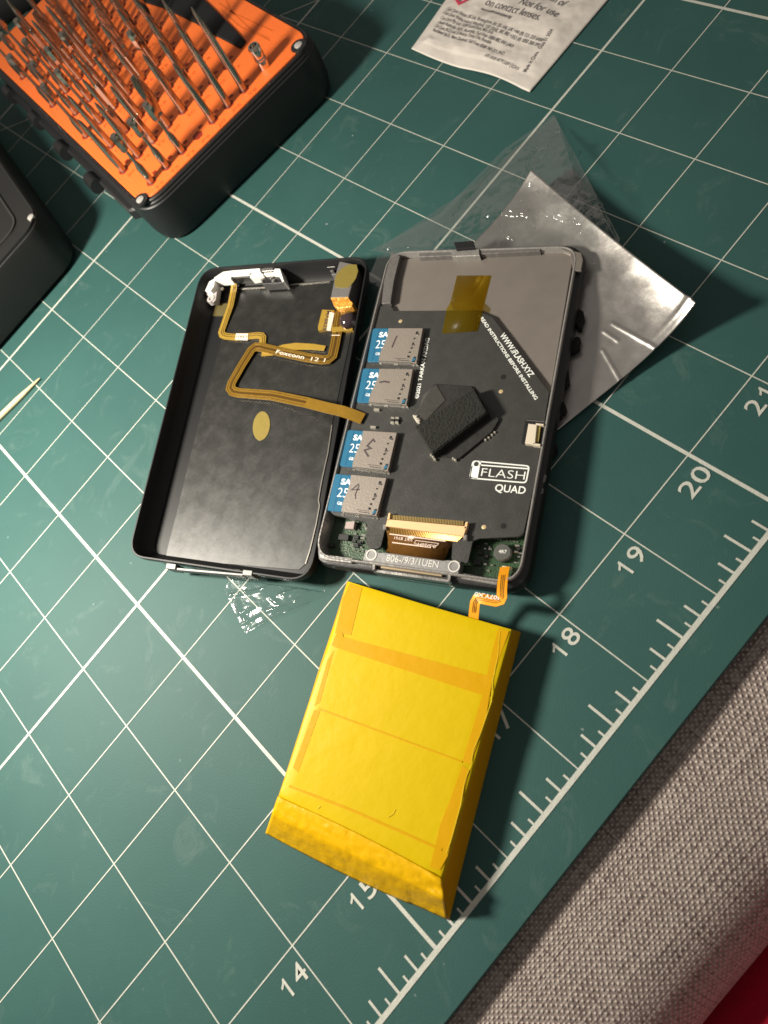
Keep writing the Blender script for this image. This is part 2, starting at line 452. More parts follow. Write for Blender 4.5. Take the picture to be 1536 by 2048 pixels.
def cush(i, j):
    x = 3 + 31 * i / nx; y, z = prof[j]
    return (x, y + (0.05 * math.sin(x * .9) if y < -.6 else 0), z + 0.012 * math.sin(x * 2.1 + y))
n0 = g.add([cush(i, j) for j in range(len(prof)) for i in range(nx + 1)])
for j in range(len(prof) - 1):
    for i in range(nx):
        g.face((n0 + j * (nx + 1) + i, n0 + (j + 1) * (nx + 1) + i, n0 + (j + 1) * (nx + 1) + i + 1, n0 + j * (nx + 1) + i + 1))
# closing the cushion underneath
b0 = g.add([(3, 24, -3), (34, 24, -3), (34, -1.2, -3), (3, -1.2, -3)]); last = n0 + (len(prof) - 1) * (nx + 1)
g.face([b0, b0 + 1, b0 + 2, b0 + 3]); 
cu = g.build('lap_cushion', weave(), None, smooth=60)
uvl = cu.data.uv_layers.new(name='uv')
for p in cu.data.polygons:
    for li in p.loop_indices:
        vi = cu.data.loops[li].vertex_index
        if vi < b0: j, i = divmod(vi, nx + 1); uvl.data[li].uv = (3 + 31 * i / nx, lens[j])
tag(cu, 'grey brown woven cushion with coarse weave under the edge of the green mat', 'cushion')
m_red = mat('red_cloth', (0.38, 0.004, 0.024), 0.85, spec=.2, bump=.3, bscale=30, vary=.2, vscale=4)
def red(u, v):
    x = 9 + 14 * u; y = -1.3 - 3.2 * v
    t = max(0, (-1.85 - y)); z = -1.15 + .95 * min(t, 1.2) + .05 * math.sin(x * 1.7 + y * 2)
    return (x, y, z)
g = M(); g.grid(red, 60, 24); rc = g.build('red_cloth', m_red, None, smooth=80)
sm = rc.modifiers.new('thickness', 'SOLIDIFY'); sm.thickness = .04
tag(rc, 'dark red cloth seen below the rounded edge of the woven cushion', 'cloth')

# ------------------------------------------------------------------ clear bag and silver sheet under the player
m_bag = film('clear_bag_film', (0.93, 0.945, 0.94), 0.006, 0.12, bump=.30, bscale=3.5, base=(.75, .75, .72), spec=.20, gmin=.004, warp=1.0)
def fbm(x, y, s=0): return noise.fractal(Vector((x, y, s)), 1.0, 2.0, 4)
bagc = [Vector(at(1108, 236, .06)), Vector(at(1325, 700, .05)), Vector(at(505, 1275, .04)), Vector(at(448, 1160, .04))]
# long axis runs from the upper right corner of the player to below its lower left corner
BA = Vector(at(1108, 236, 0)); BB = Vector(at(1248, 520, 0)); BC = Vector(at(492, 1268, 0)); BD = Vector(at(452, 1178, 0))
BE = Vector(at(748, 500, 0))
def inside(p, poly):
    c = False; n = len(poly)
    for i in range(n):
        a = poly[i]; b = poly[i - 1]
        if (a[1] > p.y) != (b[1] > p.y) and p.x < (b[0] - a[0]) * (p.y - a[1]) / (b[1] - a[1]) + a[0]: c = not c
    return c
under = [ccw(pts([(760, 490), (1200, 480), (1090, 1185), (618, 1130)], 0.1)), ccw(pts([(385, 520), (760, 500), (640, 1180), (240, 1125)], 0.1))]
def seg(l):
    P = [Vector(at2(a, b, .05)) for a, b in l]
    return [(P[i], P[i + 1]) for i in range(len(P) - 1)]
CREASE = []
for l in ([(475, 1228), (510, 1212)], [(478, 1250), (530, 1222), (575, 1212), (610, 1200)], [(600, 1190), (640, 1178), (700, 1150)], [(538, 1194), (560, 1212)], [(555, 1190), (600, 1178)], [(498, 1262), (560, 1228), (620, 1205)],
          [(455, 1190), (520, 1180), (560, 1165)], [(585, 1208), (602, 1190), (612, 1196)], [(470, 1205), (490, 1245)]):
    CREASE += [(a, b, random.uniform(.02, .035), random.uniform(.014, .022)) for a, b in seg(l)]
for l in ([(1186, 396), (1160, 425), (1146, 440)], [(1204, 396), (1190, 420), (1160, 455)], [(1212, 440), (1190, 462), (1168, 492)], [(1200, 428), (1176, 455), (1172, 470)], [(1090, 452), (1115, 462), (1140, 470), (1165, 478)],
          [(1036, 444), (1062, 456)], [(1004, 460), (1015, 484), (1032, 494)], [(980, 450), (1010, 446), (1044, 452)], [(1058, 352), (1070, 372), (1080, 392)], [(1058, 392), (1074, 396)], [(1062, 440), (1078, 464), (1080, 486)],
          [(1126, 330), (1150, 300)], [(1196, 384), (1214, 440), (1232, 486)], [(1040, 420), (1046, 428)], [(1082, 408), (1094, 420)], [(1120, 440), (1132, 470)], [(930, 392), (945, 380)], [(1150, 480), (1185, 440), (1208, 404)]):
    CREASE += [(a, b, random.uniform(.035, .06), random.uniform(.020, .028)) for a, b in seg(l)]
def creases(x, y):
    z = 0; p = Vector((x, y))
    for a, b, h, w in CREASE:
        if abs(x - a.x) > .9 or abs(y - a.y) > .9: continue
        d = b - a; L = d.length_squared; t = max(0, min(1, (p - a).dot(d) / L)); q = a + d * t
        e = (p - q).length_squared / (w * w)
        if e < 9: z = max(z, h * .85 * math.exp(-e) * (.55 + .45 * math.sin(math.pi * t)))
    return z
def bag(u, v, top=0.0):
    a = BA.lerp(BE, u) if u < 1 else BE
    # left side BE..BD, right side BB..BC
    pa = [Vector(at(*q)) for q in ((1108, 236), (930, 385), (762, 497), (600, 880), (450, 1180))]
    pb = [Vector(at(*q)) for q in ((1112, 240), (1240, 480), (1200, 720), (760, 1140), (492, 1268))]
    def along(P, t):
        t = min(t, .9999) * (len(P) - 1); i = int(t); return P[i].lerp(P[i + 1], t - i)
    p = along(pa, v).lerp(along(pb, v), u)
    edge = min(1, 6 * min(u, 1 - u, v * 1.3, (1 - v) * 1.3))
    z = 0.02 + top * edge + 0.045 * edge * (fbm(p.x * 1.6, p.y * 1.6, top * 9) + .6) + 0.008 * abs(fbm(p.x * 2.2 + 3, p.y * 1.5, 5)) + creases(p.x, p.y)
    if any(inside(p, q) for q in under): z = .006
    return (p.x, p.y, max(z, 0.008) if z > .007 else .0055)
g = M(); g.grid(lambda u, v: bag(u, v), 120, 420)
bg_ = g.build('clear_bag', m_bag, None, smooth=50)
tag(bg_, 'crumpled clear plastic bag lying on the green mat beneath the opened player', 'plastic bag')

m_foil = mat('antistatic_silver', (0.44, 0.42, 0.40), 0.34, 0.9, bump=0.7, bscale=1.8, rvary=.10, vscale=2.5, detail=5)
FA = Vector(at(1062, 340, .32)); FB = Vector(at(1392, 612, .36)); FD = Vector(at(1112, 862, .05)); FC = Vector(at(800, 625, .03))
def foil(u, v):
    p = FA.lerp(FB, u).lerp(FC.lerp(FD, u), v)
    k = (1 - v) ** 2
    z = p.z
    cur = math.exp(-v * 2.0 / .38)
    z = .035 + (FA.z * (1 - u) + FB.z * u - .03) * cur + .05 * u * max(0, 1 - v) 
    z += -0.05 * math.sin(math.pi * u) * cur + .02 * fbm(p.x * 1.0, p.y * 1.0, 7) * min(1, 4 * v)
    z += 0.02 * math.exp(-((u - .97) / .015) ** 2) * max(0, 1 - v * 2.2)
    for (x0, y0, x1, y1) in ((1225, 650, 1312, 704), (1208, 664, 1236, 684), (1205, 700, 1240, 760)):
        a = Vector(at2(x0, y0, .08)); b = Vector(at2(x1, y1, .08)); d = b - a; q = Vector((p.x, p.y)); t = max(0, min(1, (q - a).dot(d) / d.length_squared))
        z += .011 * math.exp(-((q - a - d * t).length / .018) ** 2)
    return (p.x, p.y, max(z, .03))
g = M(); g.grid(foil, 180, 150)
fo = g.build('silver_bag', m_foil, None, smooth=60)
sd = fo.modifiers.new('thickness', 'SOLIDIFY'); sd.thickness = .006
tag(fo, 'silver grey antistatic sheet sticking out from under the open player', 'foil sheet')
# the loose upper fold of the clear bag, lying over the corner of the silver sheet
def fold(u, v):
    pa = [Vector(at(*q)) for q in ((1108, 236, .02), (1010, 300, .05), (880, 430, .05), (742, 505, .03))]
    pb = [Vector(at(*q)) for q in ((1112, 240, .02), (1165, 345, .16), (1212, 440, .3), (1255, 560, .2))]
    def al(P, t):
        t = min(t, .9999) * 3; i = int(t); return P[i].lerp(P[i + 1], t - i)
    p = al(pa, v).lerp(al(pb, v), u)
    e = min(1, 8 * min(u, 1 - u, v, (1 - v)))
    z = p.z + .10 * e * math.sin(math.pi * min(1, v * 1.1)) * (.6 + .5 * u) + e * (.03 * fbm(p.x * 2.0, p.y * 2.0, 3) + .02 * abs(fbm(p.x * 3 - 2 * p.y, p.y * 2, 4)) + creases(p.x, p.y))
    return (p.x, p.y, max(z, .07))
g = M(); g.grid(fold, 220, 200)
fl = g.build('bag_flap', m_bag, bg_, smooth=50)

# ------------------------------------------------------------------ player: front half lying face down
ZR = 0.34
fr_px = [(778, 503), (1158, 490), (1038, 1168), (627, 1112)]       # rim corners
F = ccw(pts(fr_px, ZR))
fc_ = sum((Vector((*p, 0)) for p in F), Vector()) / 4
pl = thing('player_front_half', (fc_.x, fc_.y, 0.04), 'opened front half of a black music player lying face down with its circuit boards showing', 'music player')
# order of F: find the corner order so index 0 is BL
def loopz(d, r): return rnd(inset(F, d), r, 8)
g = M()
g.loft([(loopz(.08, .22), .045), (loopz(-.02, .26), .06), (loopz(-.065, .28), .11), (loopz(-.075, .28), .20), (loopz(-.055, .27), .265),
        (loopz(-.02, .25), .285), (loopz(0.0, .24), .285), (loopz(.03, .2), .20), (loopz(.05, .2), .10)], cap0=True, cap1=True)
g.build('front_case', m_black, pl)
g = M()
g.loft([(loopz(-.004, .24), .27), (loopz(-.004, .24), ZR - .012), (loopz(.006, .235), ZR), (loopz(.016, .22), ZR), (loopz(.024, .21), ZR - .01), (loopz(.045, .2), .13)], cap0=False, cap1=False)
g.build('metal_rim', m_frame, pl)
# metal back plate of the screen (upper part)
g = M(); zp = .255
g.prism(pts([(803, 518), (1148, 503), (1070, 975), (690, 930)], zp), .12, zp, bev=.006, r=.05)
g.prism(pts([(1120, 497), (1162, 505), (1166, 519), (1162, 541), (1146, 541), (1140, 506)], ZR - .004), ZR - .03, ZR - .004, bev=.004)
g.build('screen_back_plate', m_tin, pl)
# flanges of the plate along the left and top edges
g = M()
g.prism(pts([(783, 503), (800, 512), (788, 560), (781, 606), (763, 607), (768, 560)], ZR - .005), .2, ZR - .005, bev=.004)
g.prism(pts([(838, 506), (904, 504), (904, 511), (838, 514)], ZR - .01), .2, ZR - .01, bev=.003)
g.prism(pts([(960, 499), (1080, 494), (1080, 502), (960, 508)], ZR - .01), .2, ZR - .01, bev=.003)
g.build_each('plate_flange', mat('dull_flange', (.16, .15, .145), .45, .4, bump=.35, bscale=14, vary=.3, vscale=12), pl)
g = M()
g.prism(pts([(903, 499), (958, 496), (959, 511), (904, 513)], ZR + .01), .2, ZR + .01, bev=.005)
g.build('clip_bracket', m_frame, pl)
g = M(); g.prism(pts([(907, 484), (946, 481), (951, 495), (912, 498)], ZR + .05), .26, ZR + .05, bev=.006)
g.build('rubber_clip', m_blackmatte, pl)
# ragged black glue and tape along the right flank
g = M()
for (u, v, a, l) in ((1168, 640, .06, .2), (1158, 690, .05, .16), (1140, 760, .045, .22), (1130, 820, .04, .2), (1116, 900, .03, .1)):
    c = at(u - 8, v, .12); q = []
    for k in range(14):
        t = 2 * math.pi * k / 14; rr2 = 1 + .35 * random.uniform(-1, 1)
        d = Vector((math.cos(math.radians(29)), math.sin(math.radians(29)))); e_ = Vector((-d.y, d.x))
        w2 = d * (math.cos(t) * l * rr2 * .5) + e_ * (math.sin(t) * a * rr2)
        q.append((c.x + w2.x, c.y + w2.y))
    g.prism(q, .03, .16, bev=.01)
g.build_each('glue_residue', m_blackmatte, pl)
m_clear = film('dried_glue', (.6, .57, .55), .45, .25, bump=.8, bscale=12, base=(.30, .28, .26))
g = M()
for (u, v, a, l) in ((1141, 610, .03, .3), (1133, 655, .028, .3), (1085, 955, .03, .2), (1079, 985, .03, .16)):
    c = at(u, v, .27); q = []
    for k in range(14):
        t = 2 * math.pi * k / 14; rr2 = 1 + .3 * random.uniform(-1, 1)
        d = Vector((math.cos(math.radians(29)), math.sin(math.radians(29)))); e_ = Vector((-d.y, d.x))
        w2 = d * (math.cos(t) * l * rr2 * .5) + e_ * (math.sin(t) * a * rr2); q.append((c.x + w2.x, c.y + w2.y))
    g.prism(q, .2, .272, bev=.01)
g.build_each('glue_blob', m_clear, pl)
# main logic board at the bottom
m_pcbg = mat('green_board', (0.022, 0.055, 0.022), .35, vary=.5, vscale=16, bump=.3, bscale=60)
zb = .16
lb_px = [(668, 1000), (1070, 1040), (1042, 1168), (640, 1108)]
g = M(); g.prism(pts(lb_px, zb), .1, zb, r=.04)
lb = g.build('logic_board', m_pcbg, pl)
m_smd = mat('smd_body', (.02, .02, .02), .4); m_solder = mat('solder', (.78, .76, .70), .22, .9)
def chip(name, px, z1, mt, z0=zb, bev=.004, parent=None, r=0):
    g = M(); g.prism(pts(px, z1), z0, z1, bev=bev, r=r); return g.build(name, mt, parent if parent is not None else lb)
chip('chip', [(678, 1067), (698, 1069), (696, 1081), (675, 1079)], .2, m_smd)
chip('capacitor', [(692, 1043), (710, 1042), (707, 1058), (689, 1057)], .22, mat('cap_pink', (.36, .29, .27), .4))
g = M()
for (u, v, w) in ((729, 1050, 5), (733, 1057, 5), (727, 1070, 4), (725, 1076, 4), (723, 1083, 4), (708, 1100, 2), (716, 1102, 2), (725, 1103, 2.5), (722, 1094, 3),
                  (972, 1086, 3), (970, 1097, 3), (979, 1094, 3), (980, 1098, 3), (1034, 1091, 4), (1032, 1103, 4), (1040, 1106, 3), (1037, 1113, 3), (1029, 1124, 1.6), (1033, 1125, 1.6), (1037, 1125, 1.6),
                  (970, 1128, 4), (984, 1130, 3), (976, 1141, 3), (710, 1067, 3), (717, 1059, 2), (704, 1090, 3), (1014, 1119, 3),
                  (990, 1077, 1.5), (996, 1078, 1.5), (1002, 1079, 1.5), (1008, 1080, 1.5), (1014, 1081, 2), (1021, 1081, 2), (1028, 1082, 2), (1034, 1083, 2)):
    a = random.uniform(.7, 1.3)
    g.prism(pts([(u - w * a, v - w * .6), (u + w * a, v - w * .4), (u + w * a, v + w * .6), (u - w * a, v + w * .5)], zb + .02), zb, zb + .02, bev=.004)
g.build_each('solder_pad', m_solder, lb)
g = M()
for (u, v, w) in ((712, 1074, 5), (712, 1091, 5), (718, 1084, 4), (708, 1082, 4), (1036, 1097, 4), (955, 1092, 5), (960, 1105, 5), (955, 1125, 7), (972, 1112, 4), (1045, 1096, 3), (662, 1090, 5)):
    g.prism(pts([(u - w, v - w * .8), (u + w, v - w * .6), (u + w, v + w * .8), (u - w, v + w * .6)], zb + .035), zb, zb + .035, bev=.004)
g.build_each('small_component', m_smd, lb)
# inductor
c = Vector(at(1005, 1104, .24))
g = M(); g.lathe((c.x, c.y, zb), [(.085, 0), (.092, .015), (.092, .07), (.08, .085)], n=10)
ind = g.build('inductor', mat('inductor_body', (.075, .078, .07), .45, vary=.2, vscale=20), lb)
g = M(); g.text('4R7', at2(997, 1106, .247), at2(1013, 1107, .247), .2475, fat=.01); g.build('inductor_mark', m_white, ind, smooth=0)
chip('cable_socket', [(1005, 1131), (1023, 1134), (1022, 1139), (1003, 1136)], .215, mat('cream_plastic', (.62, .55, .34), .4))
chip('round_capacitor', [(1022, 1143), (1038, 1145), (1036, 1160), (1020, 1158)], .25, m_black, r=.05)
# cast dock bracket and dock connector
g = M(); zc = .335
g.prism(pts([(731, 1099), (752, 1100), (758, 1105), (771, 1105), (886, 1121), (897, 1120), (921, 1123), (917, 1148), (725, 1121)], zc), .2, zc, bev=.006)
br = g.build('dock_bracket', mat('cast_zinc', (.27, .265, .26), .42, .5, bump=.2, bscale=14, vary=.2, vscale=10), pl)
g = M()
for (u, v) in ((743, 1110), (908, 1133)):
    c = at(u, v, zc)
    oo = [(c.x + .060 * math.cos(t), c.y + .060 * math.sin(t)) for t in [k * math.pi / 12 for k in range(24)]]
    ii = [(c.x + .047 * math.cos(t), c.y + .047 * math.sin(t)) for t in [k * math.pi / 12 for k in range(24)]]
    g.loft([(oo, zc - .002), (oo, zc + .006), (ii, zc + .006), (ii, zc - .002)], cap0=False, cap1=False)
g.text('806-/9/3/1UEN', at2(772, 1122, zc), at2(876, 1136, zc), zc + .003, height=.07, fat=.006)
g.build('cast_lettering', mat('worn_cast', (.62, .60, .56), .4, .2), br)
g = M(); zd = .30
g.prism(pts([(745, 1127), (750, 1127), (750, 1137), (745, 1142)], zd + .03), .1, zd + .03, bev=.003)
g.prism(pts([(896, 1148), (902, 1149), (900, 1163), (895, 1162)], zd + .03), .1, zd + .03, bev=.003)
g.prism(pts([(747, 1138), (899, 1159), (898, 1165), (746, 1144)], zd), .1, zd, bev=.003)
dk = g.build('dock_connector', m_steel, pl)
g = M(); g.prism(pts([(762, 1132), (884, 1149), (883, 1153), (761, 1136)], zd + .02), .12, zd + .02, bev=.003)
g.build('contact_tongue', mat('tongue_brass', (.66, .52, .34), .3, .8), dk)
g = M(); g.prism(pts([(924, 1146), (996, 1159), (994, 1170), (922, 1157)], .3), .2, .3, bev=.006); g.build('bottom_latch', m_frame, pl)
g = M(); g.prism(pts([(640, 1108), (705, 1116), (703, 1126), (650, 1120), (638, 1115)], ZR - .01), .27, ZR - .01, bev=.005); g.build('corner_rail', m_frame, pl)

# ------------------------------------------------------------------ adapter board
ZP = .305
m_pcb = mat('black_board', (0.036, 0.036, 0.034), .40, spec=.55, vary=.12, vscale=6, bump=.12, bscale=50, rvary=.06)
pb_px = [(750, 617), (756, 612), (782, 612), (787, 622), (953, 621), (984, 634), (1098, 785), (1070, 960), (1047, 1066), (1036, 1073), (958, 1077), (945, 1082), (935, 1128), (903, 1120), (906, 1076), (770, 1058), (760, 1098),
         (739, 1097), (731, 1088), (735, 1045), (668, 1030), (657, 1020), (672, 930), (724, 722)]
pc = sum((Vector((*at2(u, v, ZP), 0)) for u, v in pb_px), Vector()) / len(pb_px)
ad = thing('adapter_board', (pc.x, pc.y, ZP), 'black memory card adapter board with white lettering sitting in the open player half', 'circuit board')
rad = [.02, .02, .02, .01, .02, .09, .03, .03, .05, .05, .04, .03, .03, .03, .03, .02, .05, .05, .05, .04, .04, .04, .02, .02]
P0 = pts(pb_px, ZP)
if area2(P0) < 0: P0 = P0[::-1]; rad = rad[::-1]
g = M(); g.prism(P0, ZP - .04, ZP, bev=.0, r=rad, seg=3); g.build('board', m_pcb, ad, smooth=0)
zt = ZP + .0015
m_silk = mat('silkscreen', (.78, .80, .76), .5)
g = M()
def T(s_, p0, p1, h=None, fat=0.0, z=zt): g.text(s_, at2(*p0, z), at2(*p1, z), z, height=h, fat=fat)
T('WWW.iFLASH.XYZ', (999, 671), (1059, 755), .062, .018)
T('READ INSTRUCTIONS BEFORE INSTALLING', (960, 637), (1070, 800), .038, .022)
T('\u00a92021 TARKAN AKDAG', (837, 797), (859, 676), .048, .018)
g.build('lettering', m_silk, ad, smooth=0)
g = M(); z_ = zt
def stroke(px, w=.0135, closed=False):
    P = [at2(u, v, z_) for u, v in px]
    P3 = [(a, b, z_ - .002) for a, b in P]
    if closed:
        Q = ccw(P); o = rnd(Q, .04, 5); i_ = rnd(inset(Q, w), .03, 5)
        g.loft([(o, z_ - .002), (o, z_), (i_, z_), (i_, z_ - .002)], cap0=False, cap1=False)
    else: g.ribbon(P3, w, .002)
stroke([(945, 920.5), (1060, 931), (1053, 967), (938, 957)], closed=True)
stroke([(960, 930), (1056, 937.5)])
stroke([(960, 922), (961, 931)])
g.prism(pts([(943, 931), (960, 931), (955, 957.5), (939.5, 956)], z_), z_ - .002, z_, r=[.01, .01, .01, .02])
T('FLASH', (961.5, 952), (1048.5, 959.5), .088, -.012)
T('QUAD', (989, 982), (1050, 988), .078, .012)
c = at(952.6, 928, z_); o_ = [(c.x + .036 * math.cos(t), c.y + .036 * math.sin(t)) for t in [k * math.pi / 12 for k in range(24)]]
i2 = [(c.x + .027 * math.cos(t), c.y + .027 * math.sin(t)) for t in [k * math.pi / 12 for k in range(24)]]
g.loft([(o_, z_ - .001), (o_, z_ + .0008), (i2, z_ + .0008), (i2, z_ - .001)], cap0=False, cap1=False)
g.build('flash_logo', m_silk, ad, smooth=0)
g = M(); g.loft([(i2, z_ - .001), (i2, z_ + .0012)]); g.build('logo_wheel', m_pcb, ad)
# holes and fiducials
g = M()
for (u, v) in ((1007, 1052), (1007, 754)):
    c = at(u, v, ZP); g.lathe((c.x, c.y, ZP - .001), [(.03, 0), (.03, .002)], n=20)
g.build_each('screw_hole', m_blackmatte, ad)
g = M()
for (u, v) in ((968, 1054), (1002, 783), (801, 642.5)):
    c = at(u, v, ZP); g.lathe((c.x, c.y, ZP - .001), [(.023, 0), (.023, .0025), (.018, .004)], n=18)
g.build_each('gold_dot', mat('gold_dot_metal', (.78, .60, .34), .35, .6), ad)
# side socket
g = M(); z_s = ZP + .05
g.prism(pts([(1051, 838), (1091, 844), (1083, 892), (1043, 887)], ZP + .01), ZP - .03, ZP + .01); so = g.build('side_socket', m_blackmatte, ad)
g = M(); g.prism(pts([(1057, 847), (1074, 849), (1070, 889), (1050, 887)], z_s), ZP, z_s, bev=.004)
g.prism(pts([(1072, 846), (1088, 848), (1087, 851), (1071, 850)], z_s), ZP, z_s, bev=.002); g.prism(pts([(1066, 886), (1081, 888), (1080, 892), (1065, 890)], z_s), ZP, z_s, bev=.002)
g.build_each('socket_shell', mat('socket_cream', (.60, .53, .42), .4), so)
g = M(); g.prism(pts([(1073, 852), (1081, 853), (1077, 884), (1069, 883)], ZP + .03), ZP, ZP + .03, bev=.002)
g.build('socket_flap', mat('flap_amber', (.40, .31, .08), .35), so)
g = M(); g.prism(pts([(1052, 839.5), (1089, 843), (1089, 844.5), (1052, 841)], ZP + .02), ZP, ZP + .02); g.build('socket_edge', m_brightsteel, so)
# small parts beside the slots
g = M(); g2 = M()
for (u, v) in ((750, 820), (743, 855)):
    g.prism(pts([(u - 2, v - 4), (u + 9, v - 3), (u + 8, v + 1), (u - 3, v + 1)], ZP + .03), ZP, ZP + .03, bev=.003)
for k in range(2):
    u = 782 + 9 * k; g.prism(pts([(u, 833), (u + 7, 834), (u + 5.5, 847), (u - 1.5, 846)], ZP + .025), ZP, ZP + .025, bev=.003)
    g2.prism(pts([(u - .2, 837), (u + 7, 838), (u + 6, 843), (u - 1.2, 842)], ZP + .032), ZP, ZP + .032, bev=.003)
for (u, v) in ((970.5, 879), (977, 874.5), (983.5, 869), (989, 864)):
    g.prism(pts([(u - 2, v - 2), (u + 2, v - 2), (u + 2, v + 2), (u - 2, v + 2)], ZP + .02), ZP, ZP + .02, bev=.004)
for (u, v) in ((862, 909), (866, 913), (869, 918), (910, 919), (906, 916)):
    g.prism(pts([(u - 2.4, v - 2.4), (u + 2.4, v - 2.4), (u + 2.4, v + 2.4), (u - 2.4, v + 2.4)], ZP + .035), ZP, ZP + .035, bev=.008)
g.build_each('solder_joint', mat('bright_solder', (.9, .84, .72), .2, .8), ad); g2.build_each('resistor', m_smd, ad)
# chip under a black foam block
g = M(); g.prism(pts([(868, 767), (942, 772), (999, 838), (985, 862), (918, 917), (880, 912), (826, 833)], ZP + .03), ZP, ZP + .03, bev=.006, r=.03)
ch = g.build('covered_chip', mat('chip_epoxy', (.022, .021, .020), .38, vary=.3, vscale=8, bump=.5, bscale=10), ad)
m_foam = mat('foam', (0.022, 0.022, 0.02), .95, spec=.15, bump=1.0, bscale=38, vary=.5, vscale=30, detail=6)
fm = []
g = M(); zf = ZP + .14
q = pts([(828, 852), (949, 774), (976, 823), (864, 908)], zf)
g.prism(q, ZP + .03, zf, bev=.018, r=.02); fmo = g.build('foam_block', m_foam, ad)
m_tape = film('clear_tape', (.9, .88, .84), .03, .35, bump=.3, bscale=5, base=(.6, .58, .54), spec=.6, gmin=.03, warp=.4)
g = M(); g.prism(pts([(846, 790), (872, 770), (890, 800), (842, 850), (824, 833), (838, 815)], ZP + .04), ZP + .034, ZP + .04); g.build('tape_scrap', m_tape, ad)
g = M()
for k, (u, v) in enumerate(((829, 832), (833, 838), (836, 842))):
    g.prism(pts([(u - 5, v - 4), (u + 6, v - 3), (u + 4, v + 5), (u - 2, v + 4)], ZP + .07), ZP + .0, ZP + .06 + .01 * k, bev=.01)
g.build_each('glue_drop', mat('glue_pale', (.42, .39, .33), .3, bump=.6, bscale=20), ad)
# long flat-cable connector
m_tan = mat('tan_plastic', (.72, .47, .25), .45, vary=.08, vscale=10)
g = M(); zk = ZP + .055
g.prism(pts([(774.5, 1038), (934, 1052.5), (927.5, 1072.5), (771.5, 1052)], zk), ZP, zk, bev=.005)
g.prism(pts([(777, 1026), (781, 1025), (779, 1041), (774, 1041)], zk), ZP, zk, bev=.003)
g.prism(pts([(931, 1044), (936, 1043), (933, 1058), (928, 1057)], zk), ZP, zk, bev=.003)
kc = g.build('cable_connector', m_tan, ad)
g = M()
for k in range(46):
    t = k / 45; u = 783 + (925 - 783) * t; v = 1029.5 + (1042 - 1029.5) * t
    g.prism(pts([(u, v), (u + 1.7, v + .1), (u + .9, v + 9), (u - .8, v + 9)], zk - .02), ZP + .002, zk - .02)
g.build('connector_pins', mat('pin_gold', (.62, .45, .18), .35, .8), kc)
g = M()
for (u, v) in ((769, 1053), (930, 1074)):
    g.prism(pts([(u - 3, v - 5), (u + 4, v - 5), (u + 3, v + 6), (u - 4, v + 6)], ZP + .05), ZP, ZP + .05, bev=.008)
g.build_each('solder_tab', m_solder, kc)
# brown flat cable down to the bracket
g = M(); zq = .30
def Q(t, px_, z0_): return at(px_[0], px_[1], z0_)
a0, a1 = at(772, 1053, ZP + .02), at(927, 1073, ZP + .02); b0_, b1_ = at(776, 1080, .27), at(899, 1096, .27); c0_, c1_ = at(772, 1108, .23), at(888, 1124, .23)
pa_ = [a0, b0_, c0_]; pbb = [a1, b1_, c1_]
n_ = g.add(pa_ + pbb)
for k in range(2): g.face((n_ + k, n_ + k + 1, n_ + 4 + k, n_ + 3 + k))
fx = g.build('brown_flat_cable', m_flex_dark, ad); so_ = fx.modifiers.new('thickness', 'SOLIDIFY'); so_.thickness = .006
g = M()
for k in range(44):
    t = (k + .5) / 44; p = a0.lerp(a1, t); q = p.lerp(b0_.lerp(b1_, t), .45)
    g.line(p, q, .009, 0)
    for i in range(4):
        x, y, _ = g.v[-4 + i]; zz = p.z if i in (0, 3) else q.z; g.v[-4 + i] = (x, y, zz + .006)
g.build('gold_fingers', mat('finger_gold', (.40, .22, .05), .3, .6), fx)
def onflex(t, s):   # t across, s down 0..2
    a = (a0.lerp(b0_, s) if s < 1 else b0_.lerp(c0_, s - 1)); b = (a1.lerp(b1_, s) if s < 1 else b1_.lerp(c1_, s - 1)); return a.lerp(b, t)
g = M()
for (t0, t1, s0) in ((.04, .86, .55), (.08, .72, 1.15)):
    a = onflex(t0, s0); b = onflex(t1, s0); g.line(a, b, .012, a.z + .012); 
a = onflex(.78, .93); b = onflex(.50, .93); g.text('0.5/20H', a, b, a.z + .012, height=.035, fat=.01)
for s0 in (.78, 1.04):
    a = onflex(.45, s0); b = onflex(.80, s0); g.line(a, b, .006, a.z + .011)
for t0 in (.45, .80):
    a = onflex(t0, .78); b = onflex(t0, 1.04); g.line(a, b, .006, max(a.z, b.z) + .011)
a = onflex(.40, .70); b = onflex(.12, .68); g.text('VAT BY61', a, b, a.z + .013, height=.03, fat=.01)
g.build('cable_print', mat('cable_print_cream', (.70, .55, .46), .4), fx, smooth=0)
# card slots
m_slot = mat('slot_steel', (.27, .235, .205), .44, .35, bump=.15, bscale=50, vary=.08, vscale=8)
slots = [
  ([(777, 656), (846, 656), (833, 726), (757, 722)], [(746, 656), (734, 723)]),
  ([(759, 737), (826, 738), (813, 810), (737, 805)], [(726, 736), (713, 804)]),
  ([(726, 861), (794, 865), (776, 942), (704, 934)], [(696, 859), (679, 932)]),
  ([(702, 949), (773, 956), (753, 1032), (682, 1024)], [(670, 947), (654, 1021)])]
m_card = mat('card_blue', (.020, .125, .225), .32, vary=.1, vscale=6, coat=.3)
m_cardd = mat('card_shade', (.012, .09, .19), .35)
m_ink = mat('marker_ink', (.05, .035, .04), .6)
m_cardp = mat('card_print', (.85, .9, .92), .5)
cards = []
ZS = ZP + .062; ZC = ZP + .038
card_labels = ['blue memory card in the topmost slot, marked with one upright pen stroke',
               'blue memory card second from the top, its slot marked with a level dash',
               'blue memory card third from the top, its slot marked with a 3',
               'blue memory card lowest of the four, its slot marked with a faint 4']
def lerp2(a, b, t): return (a[0] + (b[0] - a[0]) * t, a[1] + (b[1] - a[1]) * t)
